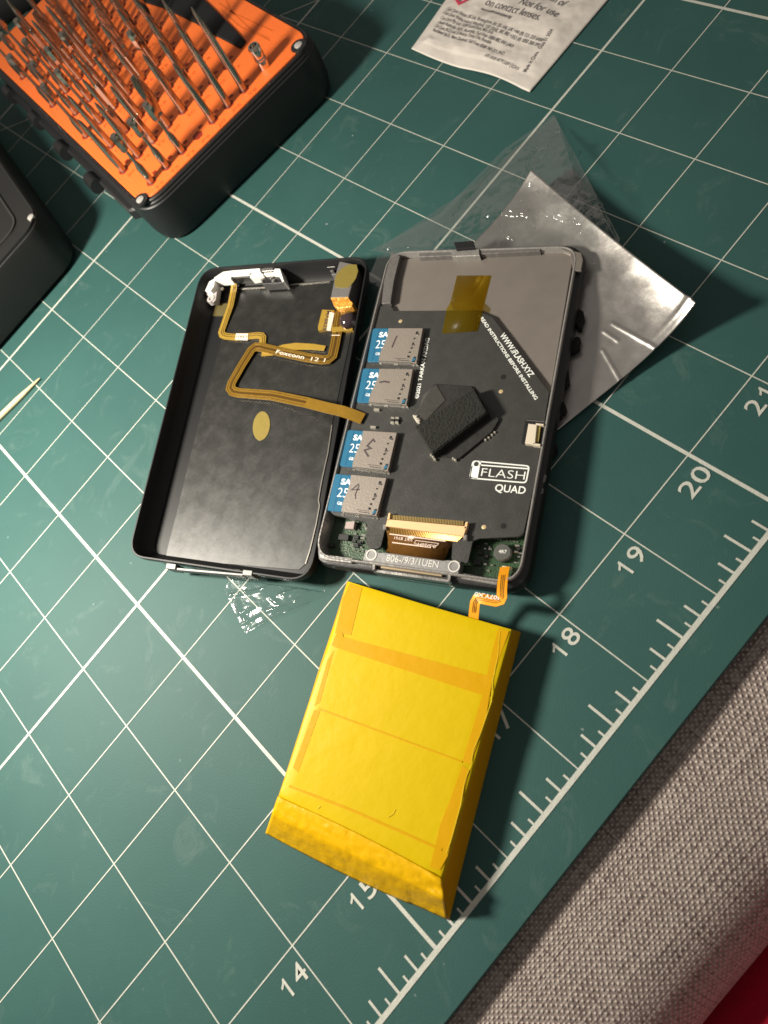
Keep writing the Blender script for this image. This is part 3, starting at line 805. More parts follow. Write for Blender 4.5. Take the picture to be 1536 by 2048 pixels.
for si, (S_, Bq) in enumerate(slots):
    TL, TR, BR, BL = S_
    def P(s, t):  # s across from left slot edge to right, t down
        return lerp2(lerp2(TL, TR, s), lerp2(BL, BR, s), t)
    # slot cover with the curved mouth the card shows through
    mouth = [P(-.02, 0), P(.02, .22), P(-.02, .5), P(-.045, .68), P(-.13, .82), P(-.13 if si else -.05, 1.0)]
    mouth = [P(0, 0), P(.03, .25), P(.005, .5), P(-.02, .68), P(-.02, .85), P(0, 1)]
    poly_ = mouth + [P(1, 1), P(1, 0)]
    g = M(); g.prism(pts(poly_, ZS), ZP, ZS, bev=.004)
    sl = g.build('card_slot', m_slot, ad)
    g = M()   # stamped springs, tabs and windows
    rr3 = [(.82, .10, .07, .08), (.79, .28, .05, .04), (.78, .42, .05, .10), (.76, .56, .06, .04), (.74, .68, .05, .06), (.72, .80, .07, .06)]
    for (s, t, w_, h_) in rr3:
        g.prism(pts([P(s, t), P(s + w_, t), P(s + w_, t + h_), P(s, t + h_)], ZS + .001), ZS - .002, ZS + .001)
    g.prism(pts([P(.90, .82), P(.97, .82), P(.95, .98), P(.86, .98)], ZS + .0012), ZS - .002, ZS + .0012)
    g.prism(pts([P(.40, .885), P(.78, .89), P(.78, .90), P(.40, .895)], ZS + .001), ZS - .002, ZS + .001)
    g.prism(pts([P(.48, .93), P(.80, .94), P(.80, .955), P(.48, .945)], ZS + .001), ZS - .002, ZS + .001)
    g.build_each('slot_opening', m_blackmatte, sl)
    g = M()
    for (s, t, w_, h_) in ((.85, .14, .06, .06), (.80, .46, .045, .05), (.78, .53, .06, .03), (.72, .83, .05, .03), (.76, .71, .03, .02), (.99, .82, .02, .14)):
        g.prism(pts([P(s, t), P(s + w_, t + .02), P(s + w_ - .02, t + h_), P(s - .01, t + h_)], ZS + .010), ZS, ZS + .010, bev=.003)
    g.prism(pts([P(0, .985), P(.86, .985), P(.86, 1.01), P(0, 1.01)], ZS + .002), ZS - .02, ZS + .002, bev=.002)
    g.build_each('spring_contact', m_brightsteel, sl)
    g = M(); g.prism(pts([P(.86, .90), P(.95, .84), P(.94, .93), P(.88, .97)], ZS + .002), ZS - .002, ZS + .002); g.build('card_window', m_card, sl)
    g = M()   # solder feet
    for s in (.04, .42, .47, .9, 1.0):
        g.prism(pts([P(s, 1.05), P(s + .06, 1.05), P(s + .06, 1.08), P(s, 1.08)], ZP + .012), ZP, ZP + .012, bev=.003)
    g.prism(pts([P(.02, 1.055), P(1.0, 1.055), P(1.0, 1.063), P(.02, 1.063)], ZP + .008), ZP, ZP + .008)
    g.build_each('slot_foot', m_solder, sl)
    g = M()   # pen mark
    def ink(l, w_=.014): g.ribbon([(*at2(*P(s, t), ZS + .003), ZS + .0015) for s, t in l], w_, .0016)
    if si == 0: ink([(.30, .23), (.27, .40), (.25, .58)])
    if si == 1: ink([(.12, .40), (.25, .37), (.40, .39)], .02)
    if si == 2: ink([(.43, .28), (.36, .22), (.24, .40), (.36, .46), (.20, .52), (.30, .62), (.36, .68)], .018)
    if si == 3: ink([(.28, .22), (.12, .40), (.34, .36)], .014); ink([(.30, .26), (.26, .5), (.30, .62)], .01)
    g.build('pen_mark', m_ink, sl)
    # the card itself: a thing of its own, held by the slot
    cc = at(*P(.2, .5), ZC)
    bl = lerp2(Bq[0], Bq[1], 1); q = [Bq[0], P(.5, .015), P(.5, .985), Bq[1]]
    cd = thing('memory_card', (cc.x, cc.y, ZC - .03), card_labels[si], 'memory card', 'memory cards in the adapter slots')
    g = M(); g.prism(pts(q, ZC), ZC - .028, ZC, bev=.006, r=[.03, .01, .01, .03] if area2(pts(q, ZC)) > 0 else [.03, .01, .01, .03])
    g.build('card_body', m_card, cd)
    g = M()
    def PC(s, t): return lerp2(lerp2(Bq[0], TL, s), lerp2(Bq[1], BL, s), t)
    g.ribbon([(*at2(*PC(.42, .03), ZC), ZC - .0008), (*at2(*PC(.44, .97), ZC), ZC - .0008)], .008, .002)
    g.build('card_ridge', m_cardd, cd)
    g = M(); zz = ZC + .0018
    def TT(s_, p0, p1, h, fat=0, sl_=0): g.text(s_, at2(*PC(*p0), zz), at2(*PC(*p1), zz), zz, height=h, fat=fat, slant=sl_)
    TT('SA', (.50, .27), (1.16, .27), .066, .035); TT('25', (.44, .61), (1.12, .61), .105, -.008); TT('GB', (.58, .81), (.92, .82), .034, 0.01)
    g.build('card_lettering', m_cardp, cd, smooth=0)

# amber tape holding the board to the plate
m_kap = film('amber_tape_film', (.84, .72, .24), .10, .32, bump=.12, bscale=8, base=(.34, .25, .02), spec=.10, gmin=.0)
tp = [(914, 551, zp + .006), (982, 551, zp + .006), (968, 606, zp + .008), (966, 617, ZP + .008), (955, 662, ZP + .006), (884, 667, ZP + .006), (893, 618, ZP + .008), (900, 606, zp + .008)]
V = [at(*q) for q in tp]
g = M(); n_ = g.add(V)
for f in ((0, 7, 2, 1), (7, 6, 3, 2), (6, 5, 4, 3)): g.face([n_ + i for i in f])
kt = g.build('amber_tape', m_kap); kt.modifiers.new('thickness', 'SOLIDIFY').thickness = .004
tag(kt, 'strip of translucent amber tape across the top edge of the black adapter board', 'tape')

# ------------------------------------------------------------------ player: back cover
bk_px = [(403, 536), (739, 511), (619, 1165), (254, 1112)]
ZB = .31
Bk = ccw(pts(bk_px, ZB)); bc = sum((Vector((*p, 0)) for p in Bk), Vector()) / 4
bk = thing('player_back_cover', (bc.x, bc.y, 0), 'black hollow back cover of the music player lying open side up with amber ribbon cables', 'back cover')
def bl_(d, r): return rnd(inset(Bk, d), r, 8)
g = M()
g.loft([(bl_(.24, .12), .012), (bl_(.12, .2), .03), (bl_(.04, .25), .11), (bl_(0, .27), .22), (bl_(0, .27), ZB - .006), (bl_(.005, .265), ZB), (bl_(.02, .25), ZB), (bl_(.026, .245), ZB - .008),
        (bl_(.04, .24), .2), (bl_(.09, .2), .09), (bl_(.13, .16), .045)], cap0=True, cap1=True, mi=0)
g.build('cover_shell', mat('cover_black', (0.008, 0.008, 0.009), 0.42, spec=.4), bk)
# worn inside floor
def floor_mat():
    mt = mat('worn_floor', (0.024, 0.024, 0.023), .33, .0, spec=.85, bump=.10, bscale=3)
    N = mt.node_tree.nodes; Lk = mt.node_tree.links; b = N['Principled BSDF']
    tx = N.new('ShaderNodeTexCoord'); a = N.new('ShaderNodeTexNoise'); a.inputs['Scale'].default_value = 5.5; a.inputs['Detail'].default_value = 12; a.inputs['Roughness'].default_value = .72; a.inputs['Distortion'].default_value = .15
    Lk.new(tx.outputs['Object'], a.inputs['Vector'])
    cr = N.new('ShaderNodeValToRGB'); e = cr.color_ramp.elements; e[0].position = .45; e[0].color = (.008, .008, .007, 1); e[1].position = .9; e[1].color = (.022, .021, .019, 1)
    Lk.new(a.outputs['Fac'], cr.inputs[0]); Lk.new(cr.outputs[0], b.inputs['Base Color'])
    mr = N.new('ShaderNodeMapRange'); mr.inputs['From Min'].default_value = .35; mr.inputs['From Max'].default_value = .7; mr.inputs['To Min'].default_value = .33; mr.inputs['To Max'].default_value = .42
    Lk.new(a.outputs['Fac'], mr.inputs['Value']); Lk.new(mr.outputs['Result'], b.inputs['Roughness'])
    return mt
ZF = .052
fl_px = [(470, 577), (720, 556), (640, 1110), (600, 1128), (332, 1113), (350, 1040), (398, 820)]
g = M()
jag = [(470, 577), (716, 556), (700, 680), (664, 850), (656, 905), (646, 950), (641, 975), (637, 1000), (639, 1012), (632, 1050), (620, 1100), (611, 1128), (598, 1140), (420, 1125), (331, 1114), (338, 1083), (352, 1030), (372, 945), (405, 815), (440, 690)]
g.prism(pts(jag, ZF), .03, ZF, bev=.003); fl_o = g.build('inner_floor', floor_mat(), bk)
m_wear = mat('bare_metal_edge', (.50, .47, .42), .3, .9)
g = M()
g.ribbon([at(u, v, ZF) for u, v in [(664, 850), (656, 905), (646, 950), (641, 975), (637, 1000), (639, 1012), (632, 1050), (620, 1100), (611, 1128)]], .012, .004)
g.ribbon([at(u, v, ZF + .004) for u, v in [(474, 578), (560, 572), (660, 563)]], .014, .006)
for (u, v, a) in ((300, 975, 9), (338, 829, 7)): g.ribbon([at(u, v, .2), at(u + 3, v + a, .2)], .010, .004)
g.build_each('worn_edge', m_wear, bk)
# latch bar at the bottom wall
m_latch = mat('grey_latch', (.16, .155, .15), .4, .5)
g = M()
g.prism(pts([(333, 1126), (352, 1128), (350, 1139), (331, 1137)], ZB + .01), .15, ZB + .01, bev=.006)
g.prism(pts([(486, 1139), (505, 1141), (503, 1152), (484, 1150)], ZB + .01), .15, ZB + .01, bev=.006)
g.prism(pts([(352, 1135), (486, 1147), (485, 1152), (350, 1140)], ZB - .01), .2, ZB - .01, bev=.006)
g.prism(pts([(376, 1127), (480, 1139), (478, 1145), (386, 1133)], ZB - .06), .08, ZB - .06, bev=.006)
g.build_each('latch_bar', m_latch, bk)
# white hold-switch bracket
m_wp = mat('white_plastic', (.78, .77, .73), .35)
zw = .27
g = M()
g.prism(pts([(428, 555), (446, 543), (464, 540.5), (520, 536), (521, 544), (500, 545), (498, 550), (463, 552), (461, 558), (428, 560)], zw), .14, zw, bev=.006)
g.prism(pts([(410, 581), (418, 563), (430, 556), (428, 572), (421, 582)], zw - .01), .10, zw - .01, bev=.006)
g.prism(pts([(500, 549), (526, 547), (526, 551), (500, 555)], zw), .14, zw, bev=.003)
g.prism(pts([(549, 537), (560, 537), (568, 562), (565, 564), (556, 549), (528, 549), (528, 545), (547, 544)], zw), .1, zw, bev=.004)
sw = g.build('hold_switch_bracket', m_wp, bk)
g = M(); c = at(421, 597, .2); 
o1 = [(c.x + .058 * math.cos(t), c.y + .05 * math.sin(t)) for t in [k * math.pi / 12 for k in range(24)]]
i1 = [(c.x + .03 * math.cos(t), c.y + .024 * math.sin(t)) for t in [k * math.pi / 12 for k in range(24)]]
g.loft([(o1, .12), (o1, .2), (i1, .2), (i1, .12)], cap0=False, cap1=False)
g.prism(pts([(413, 588), (427, 562), (434, 562), (436, 571), (431, 600), (426, 605)], .19), .1, .19, bev=.004)
g.build('bracket_ring', mat('grey_plastic', (.42, .39, .38), .4), sw)
g = M(); g.prism(pts([(463, 545), (500, 544), (500, 554), (463, 556)], zw - .02), .12, zw - .02, bev=.004)
g.prism(pts([(525, 550), (556, 549), (566, 565), (524, 568)], zw - .05), .08, zw - .05, bev=.004); g.build('switch_body', m_black, sw)
g = M()
for (u, v, r) in ((482, 549, 3), (523, 559, 3), (541, 554, 2.6), (545, 560, 2), (443, 576, 2.4)):
    c = at(u, v, zw - .01); g.lathe((c.x, c.y, zw - .04), [(.02, 0), (.02, .02), (.012, .03)], n=10)
g.build_each('switch_contact', m_solder, sw)
g = M(); g.prism(pts([(521, 537), (545, 535), (547, 541), (522, 543)], zw - .02), .12, zw - .02, bev=.003); g.build('slider_plate', m_steel, sw)
g = M()
for (u, v, a, b) in ((654, 525, 8, 3), (654, 531, 8, 2.5), (660, 540, 3, 1.5), (663, 546, 4, 2.5)):
    g.prism(pts([(u, v), (u + a * 2, v - 1), (u + a * 2, v + b), (u, v + b + 1)], .2), .06, .2, bev=.003)
g.build_each('wall_clip', mat('clip_grey', (.22, .21, .2), .3, .7), bk)
# headphone jack
zj = .27
g = M(); g.prism(pts([(679, 522), (712, 529), (712, 540), (697, 595), (661, 596), (670, 551)], zj), ZF, zj, bev=.008)
jk = g.build('headphone_jack', mat('jack_metal', (.26, .245, .235), .4, .6, vary=.2, vscale=8), bk)
g = M(); q = [(697, 529), (713, 529), (716, 542), (712, 556), (706, 565), (697, 575), (683, 576), (670, 574), (669, 562), (673, 548), (684, 536)]
g.prism(pts(q, zj + .003), zj - .001, zj + .003); g.build('oval_tape', mat('olive_tape', (.20, .155, .035), .35, .1, bump=.2, bscale=20), jk)
g = M(); g.prism(pts([(662, 597), (698, 596), (706, 606), (704, 613), (676, 616), (668, 612)], .2), ZF, .2, bev=.006)
g.prism(pts([(661, 595), (697, 594), (697, 597), (662, 598)], zj + .001), .1, zj + .001, bev=.002)
g.build('jack_mouth', mat('amber_glue', (.62, .30, .05), .25, .2, bump=1.0, bscale=16, vary=.5, vscale=14), jk)
g = M(); c = at(692, 633, .2); prof_ = [(.115, 0), (.125, .04), (.12, .09), (.09, .13), (.04, .15)]
g.lathe((c.x, c.y, ZF), prof_, n=12, squash=.95); g.build('glue_dome', mat('dark_epoxy', (.03, .018, .02), .08, coat=1, bump=.6, bscale=5), jk)
# ribbon cables inside the cover
def fpath(l): return [at(u, v, z) for u, v, z in l]
rb = thing_ = None
g = M(); zc1 = .07
k1 = [(468, 566, .16), (468, 577, .11), (461, 612, .09), (446, 655, zc1), (443, 664, zc1), (445, 670, zc1), (452, 673, zc1), (474, 675, zc1), (515, 671, zc1), (523, 672, zc1), (526, 676, zc1), (525, 690, zc1), (524, 702, zc1)]
g.ribbon(fpath(k1), .095, .006, 0); g.ribbon([p + Vector((0, 0, .0045)) for p in fpath(k1)], .009, .004, 1); g.ribbon([p + Vector((0, 0, .0045)) for p in fpath(k1)], .009, .004, 1, off=.028)
rc1 = g.build('switch_ribbon', [m_flex_lite, m_flex_line], bk)
g = M(); g.prism(pts([(472, 667), (496, 667), (495, 680), (470, 679)], zc1 + .013), zc1, zc1 + .013); g.build('paper_label', mat('label_cream', (.72, .62, .50), .5), rc1)
g = M(); g.text('LAR31', at2(494, 671, zc1 + .015), at2(473, 671, zc1 + .015), zc1 + .015, height=.035, fat=.01); g.build('label_print', m_ink, rc1, smooth=0)
g = M(); zc2 = .085
k2 = [(524, 706, zc1), (545, 704, zc1), (566, 697, zc1), (590, 693, zc1), (625, 694, zc1), (650, 697, zc1)]
g.ribbon(fpath(k2), [.10, .11, .11, .10, .085, .07], .006, 0); g.build('inner_ribbon', m_flex_lite, bk)
g = M()
k3 = [(681, 622, .10), (676, 656, .09), (670, 690, zc2), (665, 712, zc2), (657, 719, zc2), (645, 720, zc2), (612, 715, zc2), (561, 704, zc2), (520, 694, zc2), (511, 694, zc2), (503, 700, zc2), (484, 730, zc2), (464, 765, zc2), (461, 776, zc2), (466, 783, zc2), (478, 786, zc2), (545, 791, .10), (612, 805, .16), (655, 816, .25), (682, 822, .33), (700, 828, .345), (726, 838, .33)]
Wd = [.13] * 4 + [.125] * 5 + [.13] * 7 + [.135] * 6
g.ribbon(fpath(k3), Wd, .006, 0)
up = Vector((0, 0, .0045))
g.ribbon([p + up for p in fpath(k3[:-4])], .034, .004, 1); g.ribbon([p + up for p in fpath(k3[:-4])], .007, .004, 1, off=.042); g.ribbon([p + up for p in fpath(k3[:-4])], .007, .004, 1, off=-.042)
rc2 = g.build('jack_ribbon', [m_flex, m_flex_line], bk)
zt3 = zc2 + .012
g = M(); g.text('Foxconn', at2(551, 706.5, zt3), at2(607, 718.5, zt3), zt3, height=.052, fat=.012)
g.text('12 1', at2(621, 721, zt3), at2(649, 724, zt3), zt3, height=.05, fat=.0)
g.line(at(663, 670.5, zt3), at(680, 670.5, zt3), .01, zt3)
g.build('ribbon_print', mat('cream_print', (.78, .68, .55), .5), rc2, smooth=0)
g = M(); g.prism(pts([(644, 619), (668, 620), (666, 655), (636, 661), (636, 652)], .10), ZF, .10, bev=.003)
g.prism(pts([(660, 655), (706, 650), (705, 660), (664, 664)], .10), ZF, .10, bev=.003)
tb = g.build('flex_tab', m_flex_lite, bk)
g = M(); g.text('MAB835', at2(654, 622, .102), at2(645, 660, .102), .1025, height=.055, fat=.012); g.build('tab_print', m_ink, tb, smooth=0)
g = M(); g.prism(pts([(659, 624), (669, 626), (661, 661), (653, 660)], .106), .09, .106); g.build('tab_label', mat('peeling_label', (.68, .55, .45), .5, bump=.8, bscale=20), tb)
# tape patches
g = M(); g.prism(pts([(432, 606), (457, 607), (450, 632), (425, 632)], ZF + .004), ZF - .001, ZF + .004); g.build('tape_patch', mat('olive_patch', (.10, .08, .03), .35), bk)
g = M(); c = at(523, 852, ZF)
ox = (at(540, 852, ZF) - at(506, 852, ZF)) / 2; oy = (at(523 + 2.5, 823, ZF) - at(523 - 2.5, 881, ZF)) / 2
q = [((c + ox * math.cos(t) + oy * math.sin(t)).x, (c + ox * math.cos(t) + oy * math.sin(t)).y) for t in [k * math.pi / 16 for k in range(32)]]
g.prism(q, ZF - .001, ZF + .006); g.build('oval_sticker', mat('olive_sticker', (.25, .19, .05), .3, .15, bump=.25, bscale=14), bk)

# ------------------------------------------------------------------ battery
def kap_mat():
    mt = mat('yellow_tape', (.68, .47, .002), .30, spec=.5, bump=.25, bscale=6, coat=.25)
    return mt
m_y = mat('yellow_tape', (.50, .355, .0), .42, spec=.14, bump=.3, bscale=5, vary=.05, vscale=3)
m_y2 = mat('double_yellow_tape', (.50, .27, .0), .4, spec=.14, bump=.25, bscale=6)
m_yo = mat('orange_tape', (.60, .345, .0), .34, spec=.3, bump=.4, bscale=12, vary=.07, vscale=9)
ZT = .30
top_px = [(699, 1164), (862, 1213), (1022, 1259), (1012, 1296), (973, 1435), (937, 1560), (893, 1716), (880, 1757), (712, 1680), (559, 1592), (587, 1510), (619, 1410), (651, 1312), (684, 1208)]
base_px = [(694, 1163), (864, 1216), (1042, 1264), (1033, 1300), (998, 1440), (968, 1560), (923, 1740), (899, 1838), (712, 1752), (534, 1664), (573, 1544), (611, 1425), (645, 1317), (676, 1222)]
Tp = pts(top_px, ZT); Bp = pts(base_px, .012)
if area2(Tp) < 0: Tp = Tp[::-1]; Bp = Bp[::-1]
def mid(a, b, t): return [(x0 + (x1 - x0) * t, y0 + (y1 - y0) * t) for (x0, y0), (x1, y1) in zip(a, b)]
def dens(p, k=6):
    out = []
    n = len(p)
    for i in range(n):
        for j in range(k): out.append(lerp2(p[i], p[(i + 1) % n], j / k))
    return out
Td, Bd = dens(Tp), dens(Bp)
def wob(p, a, s): return [(x + a * fbm(x * 4, y * 4, s), y + a * fbm(x * 4, y * 4, s + 9)) for x, y in p]
g = M()
cen = sum((Vector(q) for q in Td), Vector((0, 0))) / len(Td)
def shrink(p, f): return [(cen.x + (x - cen.x) * f, cen.y + (y - cen.y) * f) for x, y in p]
loops = [(Bd, .012), (wob(mid(Bd, Td, .10), .003, 2), .05), (wob(mid(Bd, Td, .45), .004, 3), .15), (wob(mid(Bd, Td, .78), .003, 4), .25), (mid(Bd, Td, .97), .296), (shrink(Td, .975), .303)]
for f in (.85, .7, .5, .3, .12):
    q = shrink(Td, f); loops.append((q, [.303 for x, y in q]))
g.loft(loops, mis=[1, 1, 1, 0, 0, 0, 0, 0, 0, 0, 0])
bt_c = Vector((cen.x, cen.y, 0))
bt = thing('battery_pack', (cen.x, cen.y, 0), 'flat battery pack wrapped in yellow tape below the open player', 'battery')
g.build('wrapped_cell', [m_y, m_y2], bt, smooth=40)
g = M(); zy = .3085
def strip(l, mi=0, dz=0.0): g.prism(pts(l, zy + dz), zy - .012, zy + dz, mi=mi)
strip([(684, 1264), (687, 1274), (986, 1354), (979, 1393), (970, 1392), (668, 1294), (663, 1290), (672, 1268)])
strip([(636, 1415), (924, 1522), (924, 1525), (636, 1419)], dz=.001)
strip([(579, 1570), (700, 1616), (884, 1697), (883, 1702), (698, 1621), (577, 1574)], dz=.0015)
strip([(699, 1166), (724, 1176), (702, 1270), (670, 1266), (686, 1196)], dz=-.003)
strip([(655, 1320), (668, 1300), (640, 1405), (629, 1412)], dz=-.004)
strip([(628, 1420), (641, 1420), (596, 1545), (586, 1535)], dz=-.004)
strip([(997, 1256), (1018, 1262), (985, 1355), (972, 1435), (940, 1530), (925, 1522), (950, 1440), (965, 1390), (985, 1300)], dz=-.003)
strip([(925, 1530), (938, 1540), (920, 1610), (895, 1712), (880, 1740), (860, 1735), (880, 1650), (900, 1600)], dz=-.003)
g.build('overlapping_tape', m_y2, bt, smooth=0)
# crinkled end flap
def flap(u, v):
    tl, tr = Vector((556, 1593)), Vector((884, 1757)); bl, br_ = Vector((531, 1666)), Vector((894, 1838))
    top = tl.lerp(tr, u) + Vector((0, -6 * math.sin(math.pi * u))); bot = bl.lerp(br_, u) + Vector((0, 7 * math.sin(math.pi * u) * (1 if u < .8 else .5)))
    p = top.lerp(bot, v)
    z = .314 - .035 * v * v / .25 if v < .5 else .279 - .27 * ((v - .5) / .5) ** 1.15
    z += (.012 * fbm(u * 14, v * 6, 3) + .006 * fbm(u * 40, v * 8, 5)) * (.3 + v) + .02 * math.exp(-((u - .95) / .05) ** 2) * math.sin(v * 14)
    z = max(z, .01)
    q = at(p.x, p.y, z); return q
g = M(); g.grid(flap, 70, 26); fpo = g.build('end_flap', m_yo, bt, smooth=60); fpo.modifiers.new('thickness', 'SOLIDIFY').thickness = .006
# shallow side fold lines on the right flank
g = M(); zy = .3115
for l in ([(1000, 1262), (996, 1310), (986, 1362), (983, 1402), (961, 1468), (948, 1498), (941, 1530), (930, 1562), (921, 1610), (901, 1682), (892, 1708)],
          [(790, 1618), (785, 1628), (776, 1634)], [(640, 1612), (634, 1618)]):
    P_ = [at(u + random.uniform(-.8, .8), v, zy - .003) for u, v in l]
    g.ribbon(P_, [random.uniform(.003, .008) for _ in P_], .0006)
g.build_each('tape_crease', mat('yellow_crease', (.66, .48, .02), .35, spec=.3), bt)
# battery ribbon into the player
g = M()
kb = [(1010, 1134, .215), (1007, 1150, .30), (1005, 1166, .36), (1004, 1180, .37), (1004, 1193, .36), (1001, 1200, .35), (992, 1203, .345), (975, 1200, .34), (962, 1197, .33), (954, 1199, .32), (950, 1207, .31), (948, 1226, .27), (946, 1250, .24)]
g.ribbon(fpath(kb), [.095] * 4 + [.10] * 9, .007, 0)
for of in (.0, .016, -.016): g.ribbon([p + Vector((0, 0, .005)) for p in fpath(kb[1:-1])], .006, .004, 1, off=of)
br1 = g.build('battery_ribbon', [m_orangeflex, m_flex_line], bt)
g = M(); g.text('407Y.X0', at2(1003, 1193, .36), at2(950, 1184, .36), .362, height=.04, fat=.02); g.build('ribbon_print', m_white, br1, smooth=0)

# ------------------------------------------------------------------ screwdriver kit
ZK = .82
kt_ = thing('screwdriver_kit_case', (20.5, 9.5, 0), 'black case of a precision screwdriver kit with a bright orange bit tray', 'tool case')
ex = Vector((.9925, -.122)); ey = Vector((.122, .9925))      # front edge and side directions
K0 = Vector((18.845, 8.66))                                    # outer front left corner of the rim
def kp(a, b): q = K0 + ex * a + ey * b; return (q.x, q.y)
KW, KL = 3.46, 6.5
Kc = [kp(0, 0), kp(KW, 0), kp(KW, KL), kp(0, KL)]
def kl(d, r): return rnd(inset(Kc, d), r, 10)
g = M()
g.loft([(kl(.10, .42), 0.0), (kl(.03, .48), .05), (kl(0.0, .5), .18), (kl(-.01, .5), .5), (kl(0.0, .48), .66), (kl(.0, .48), .70), (kl(.018, .46), .715), (kl(.018, .46), .745), (kl(.035, .44), .76), (kl(.035, .44), .79), (kl(.05, .42), .805), (kl(.09, .40), .80), (kl(.11, .38), .74)])
g.build('case_body', mat('case_black', (.010, .010, .011), .46, spec=.45, bump=.12, bscale=60), kt_)
m_or = mat('orange_tray', (.82, .16, .028), .48, spec=.4, vary=.06, vscale=5, bump=.25, bscale=30)
g = M(); g.loft([(kl(.10, .34), .70), (kl(.10, .34), ZK - .01), (kl(.11, .33), ZK)])
tr = g.build('bit_tray', m_or, kt_)
m_mag = mat('magnet_metal', (.62, .60, .56), .3, .5)
# corner magnets
def magnet(u, v, z, par):
    c = at(u, v, z); g = M(); g.lathe((c.x, c.y, z - .03), [(.115, 0), (.12, .02), (.115, .036), (.075, .036)], n=24); ho = g.build('corner_boss', m_black, par)
    g = M(); g.lathe((c.x, c.y, z - .005), [(.06, 0), (.06, .02), (.045, .027)], n=20); g.build('magnet', m_mag, ho)
magnet(281, 400, ZK + .01, kt_); magnet(597, 91, ZK + .01, kt_)
g = M(); c1 = at(281, 400, ZK)
# hinge knuckles along the left side
g = M()
for (u, v) in ((190, 375), (128, 309), (75, 248), (22, 196)):
    p = at(u + 6, v - 2, .46); d = Vector((ey.x, ey.y, 0))
    x = M(); x.cyl(p, p + d * .30, .118, .112, n=18); x.cyl(p + d * .30, p + d * .34, .112, .08, n=18); x.build('hinge_knuckle', m_black, kt_)
g = M(); g.prism([kp(-.10, .75), kp(.05, .62), kp(.05, 5.5), kp(-.10, 5.5)], .32, .5, bev=.03); g.build('hinge_rail', m_black, kt_)
# recesses: black tool in its groove and moulded lines
g = M(); zz = ZK + .0015
for l in ([(437, 6), (470, 28), (545, 62)], [(442, 20), (478, 52), (540, 82)], [(452, 0), (462, 22), (500, 58), (538, 78)]):
    g.ribbon([at(u, v, zz - .002) for u, v in l], .02, .003)
g.build_each('moulded_line', mat('tray_groove', (.62, .12, .015), .5), tr)
marks = ['0.8', '1.5', '2.0', '3.0', 'J0', 'P2', 'T3', 'H1.5', 'T5', '2.5', 'P5', 'T8', '10', '20', '30']
g = M()
tl = thing('plastic_tool', at(400, 40, ZK), 'black plastic tool lying in a groove of the orange bit tray', 'tool')
g2_ = M(); g2_.prism(pts([(300, -30), (400, -10), (443, 31), (491, 80), (480, 95), (425, 66), (390, 44), (323, 13), (280, 0)], ZK + .03), ZK - .04, ZK + .03, bev=.012, r=.03)
g2_.build('handle', m_blackmatte, tl)
# bits
m_bit = mat('bit_steel', (.38, .35, .30), .11, .92, spec=.8)
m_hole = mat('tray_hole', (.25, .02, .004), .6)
def bit_mesh(kind, h):
    g = M()
    if kind == 0:   # tip down: tapered foot, long thin shaft, hex head
        g.lathe((0, 0, 0), [(.048, -.1), (.052, .0), (.052, .26), (.024, .36), (.022, h - .26)], n=12)
        hx = M(); hx.lathe((0, 0, 0), [(.04, h - .26), (.056, h - .24), (.056, h - .02), (.048, h)], n=6)
        return g, hx
    if kind == 1:   # thick rod drawn to a point
        g.lathe((0, 0, 0), [(.048, -.1), (.052, 0), (.052, .3), (.042, .5), (.026, h - .06), (.008, h)], n=12); return g, None
    if kind == 2:   # flat blade
        g.lathe((0, 0, 0), [(.045, -.1), (.05, .0), (.05, .2)], n=12)
        g.lathe((0, 0, 0), [(.05, .2), (.078, .30), (.070, h - .12), (.04, h)], n=16, squash=.22); return g, None
    # hex shank with a round neck
    g.lathe((0, 0, 0), [(.056, -.1), (.06, 0), (.06, .42)], n=6)
    g.lathe((0, 0, 0), [(.045, .42), (.04, .5), (.04, h - .2), (.024, h - .05), (.012, h)], n=12); return g, None
protos = {}
A0 = Vector((19.303, 8.945)); step = .302
def near(r, c):
    off = -.15 if r % 2 else 0
    return A0 + ex * (c * step + off) + ey * (r * .655)
rows = ['front row', 'second row', 'third row', 'fourth row', 'fifth row', 'sixth row', 'seventh row', 'back row']
ordw = ['first', 'second', 'third', 'fourth', 'fifth', 'sixth', 'seventh', 'eighth']
kinds_txt = ['slim steel bit with hexagonal head', 'pointed tapered steel bit', 'flat bladed steel bit', 'hex shank steel bit']
hole = M(); nb = 0; m_mark = mat('tray_mark', (.50, .07, .008), .5)
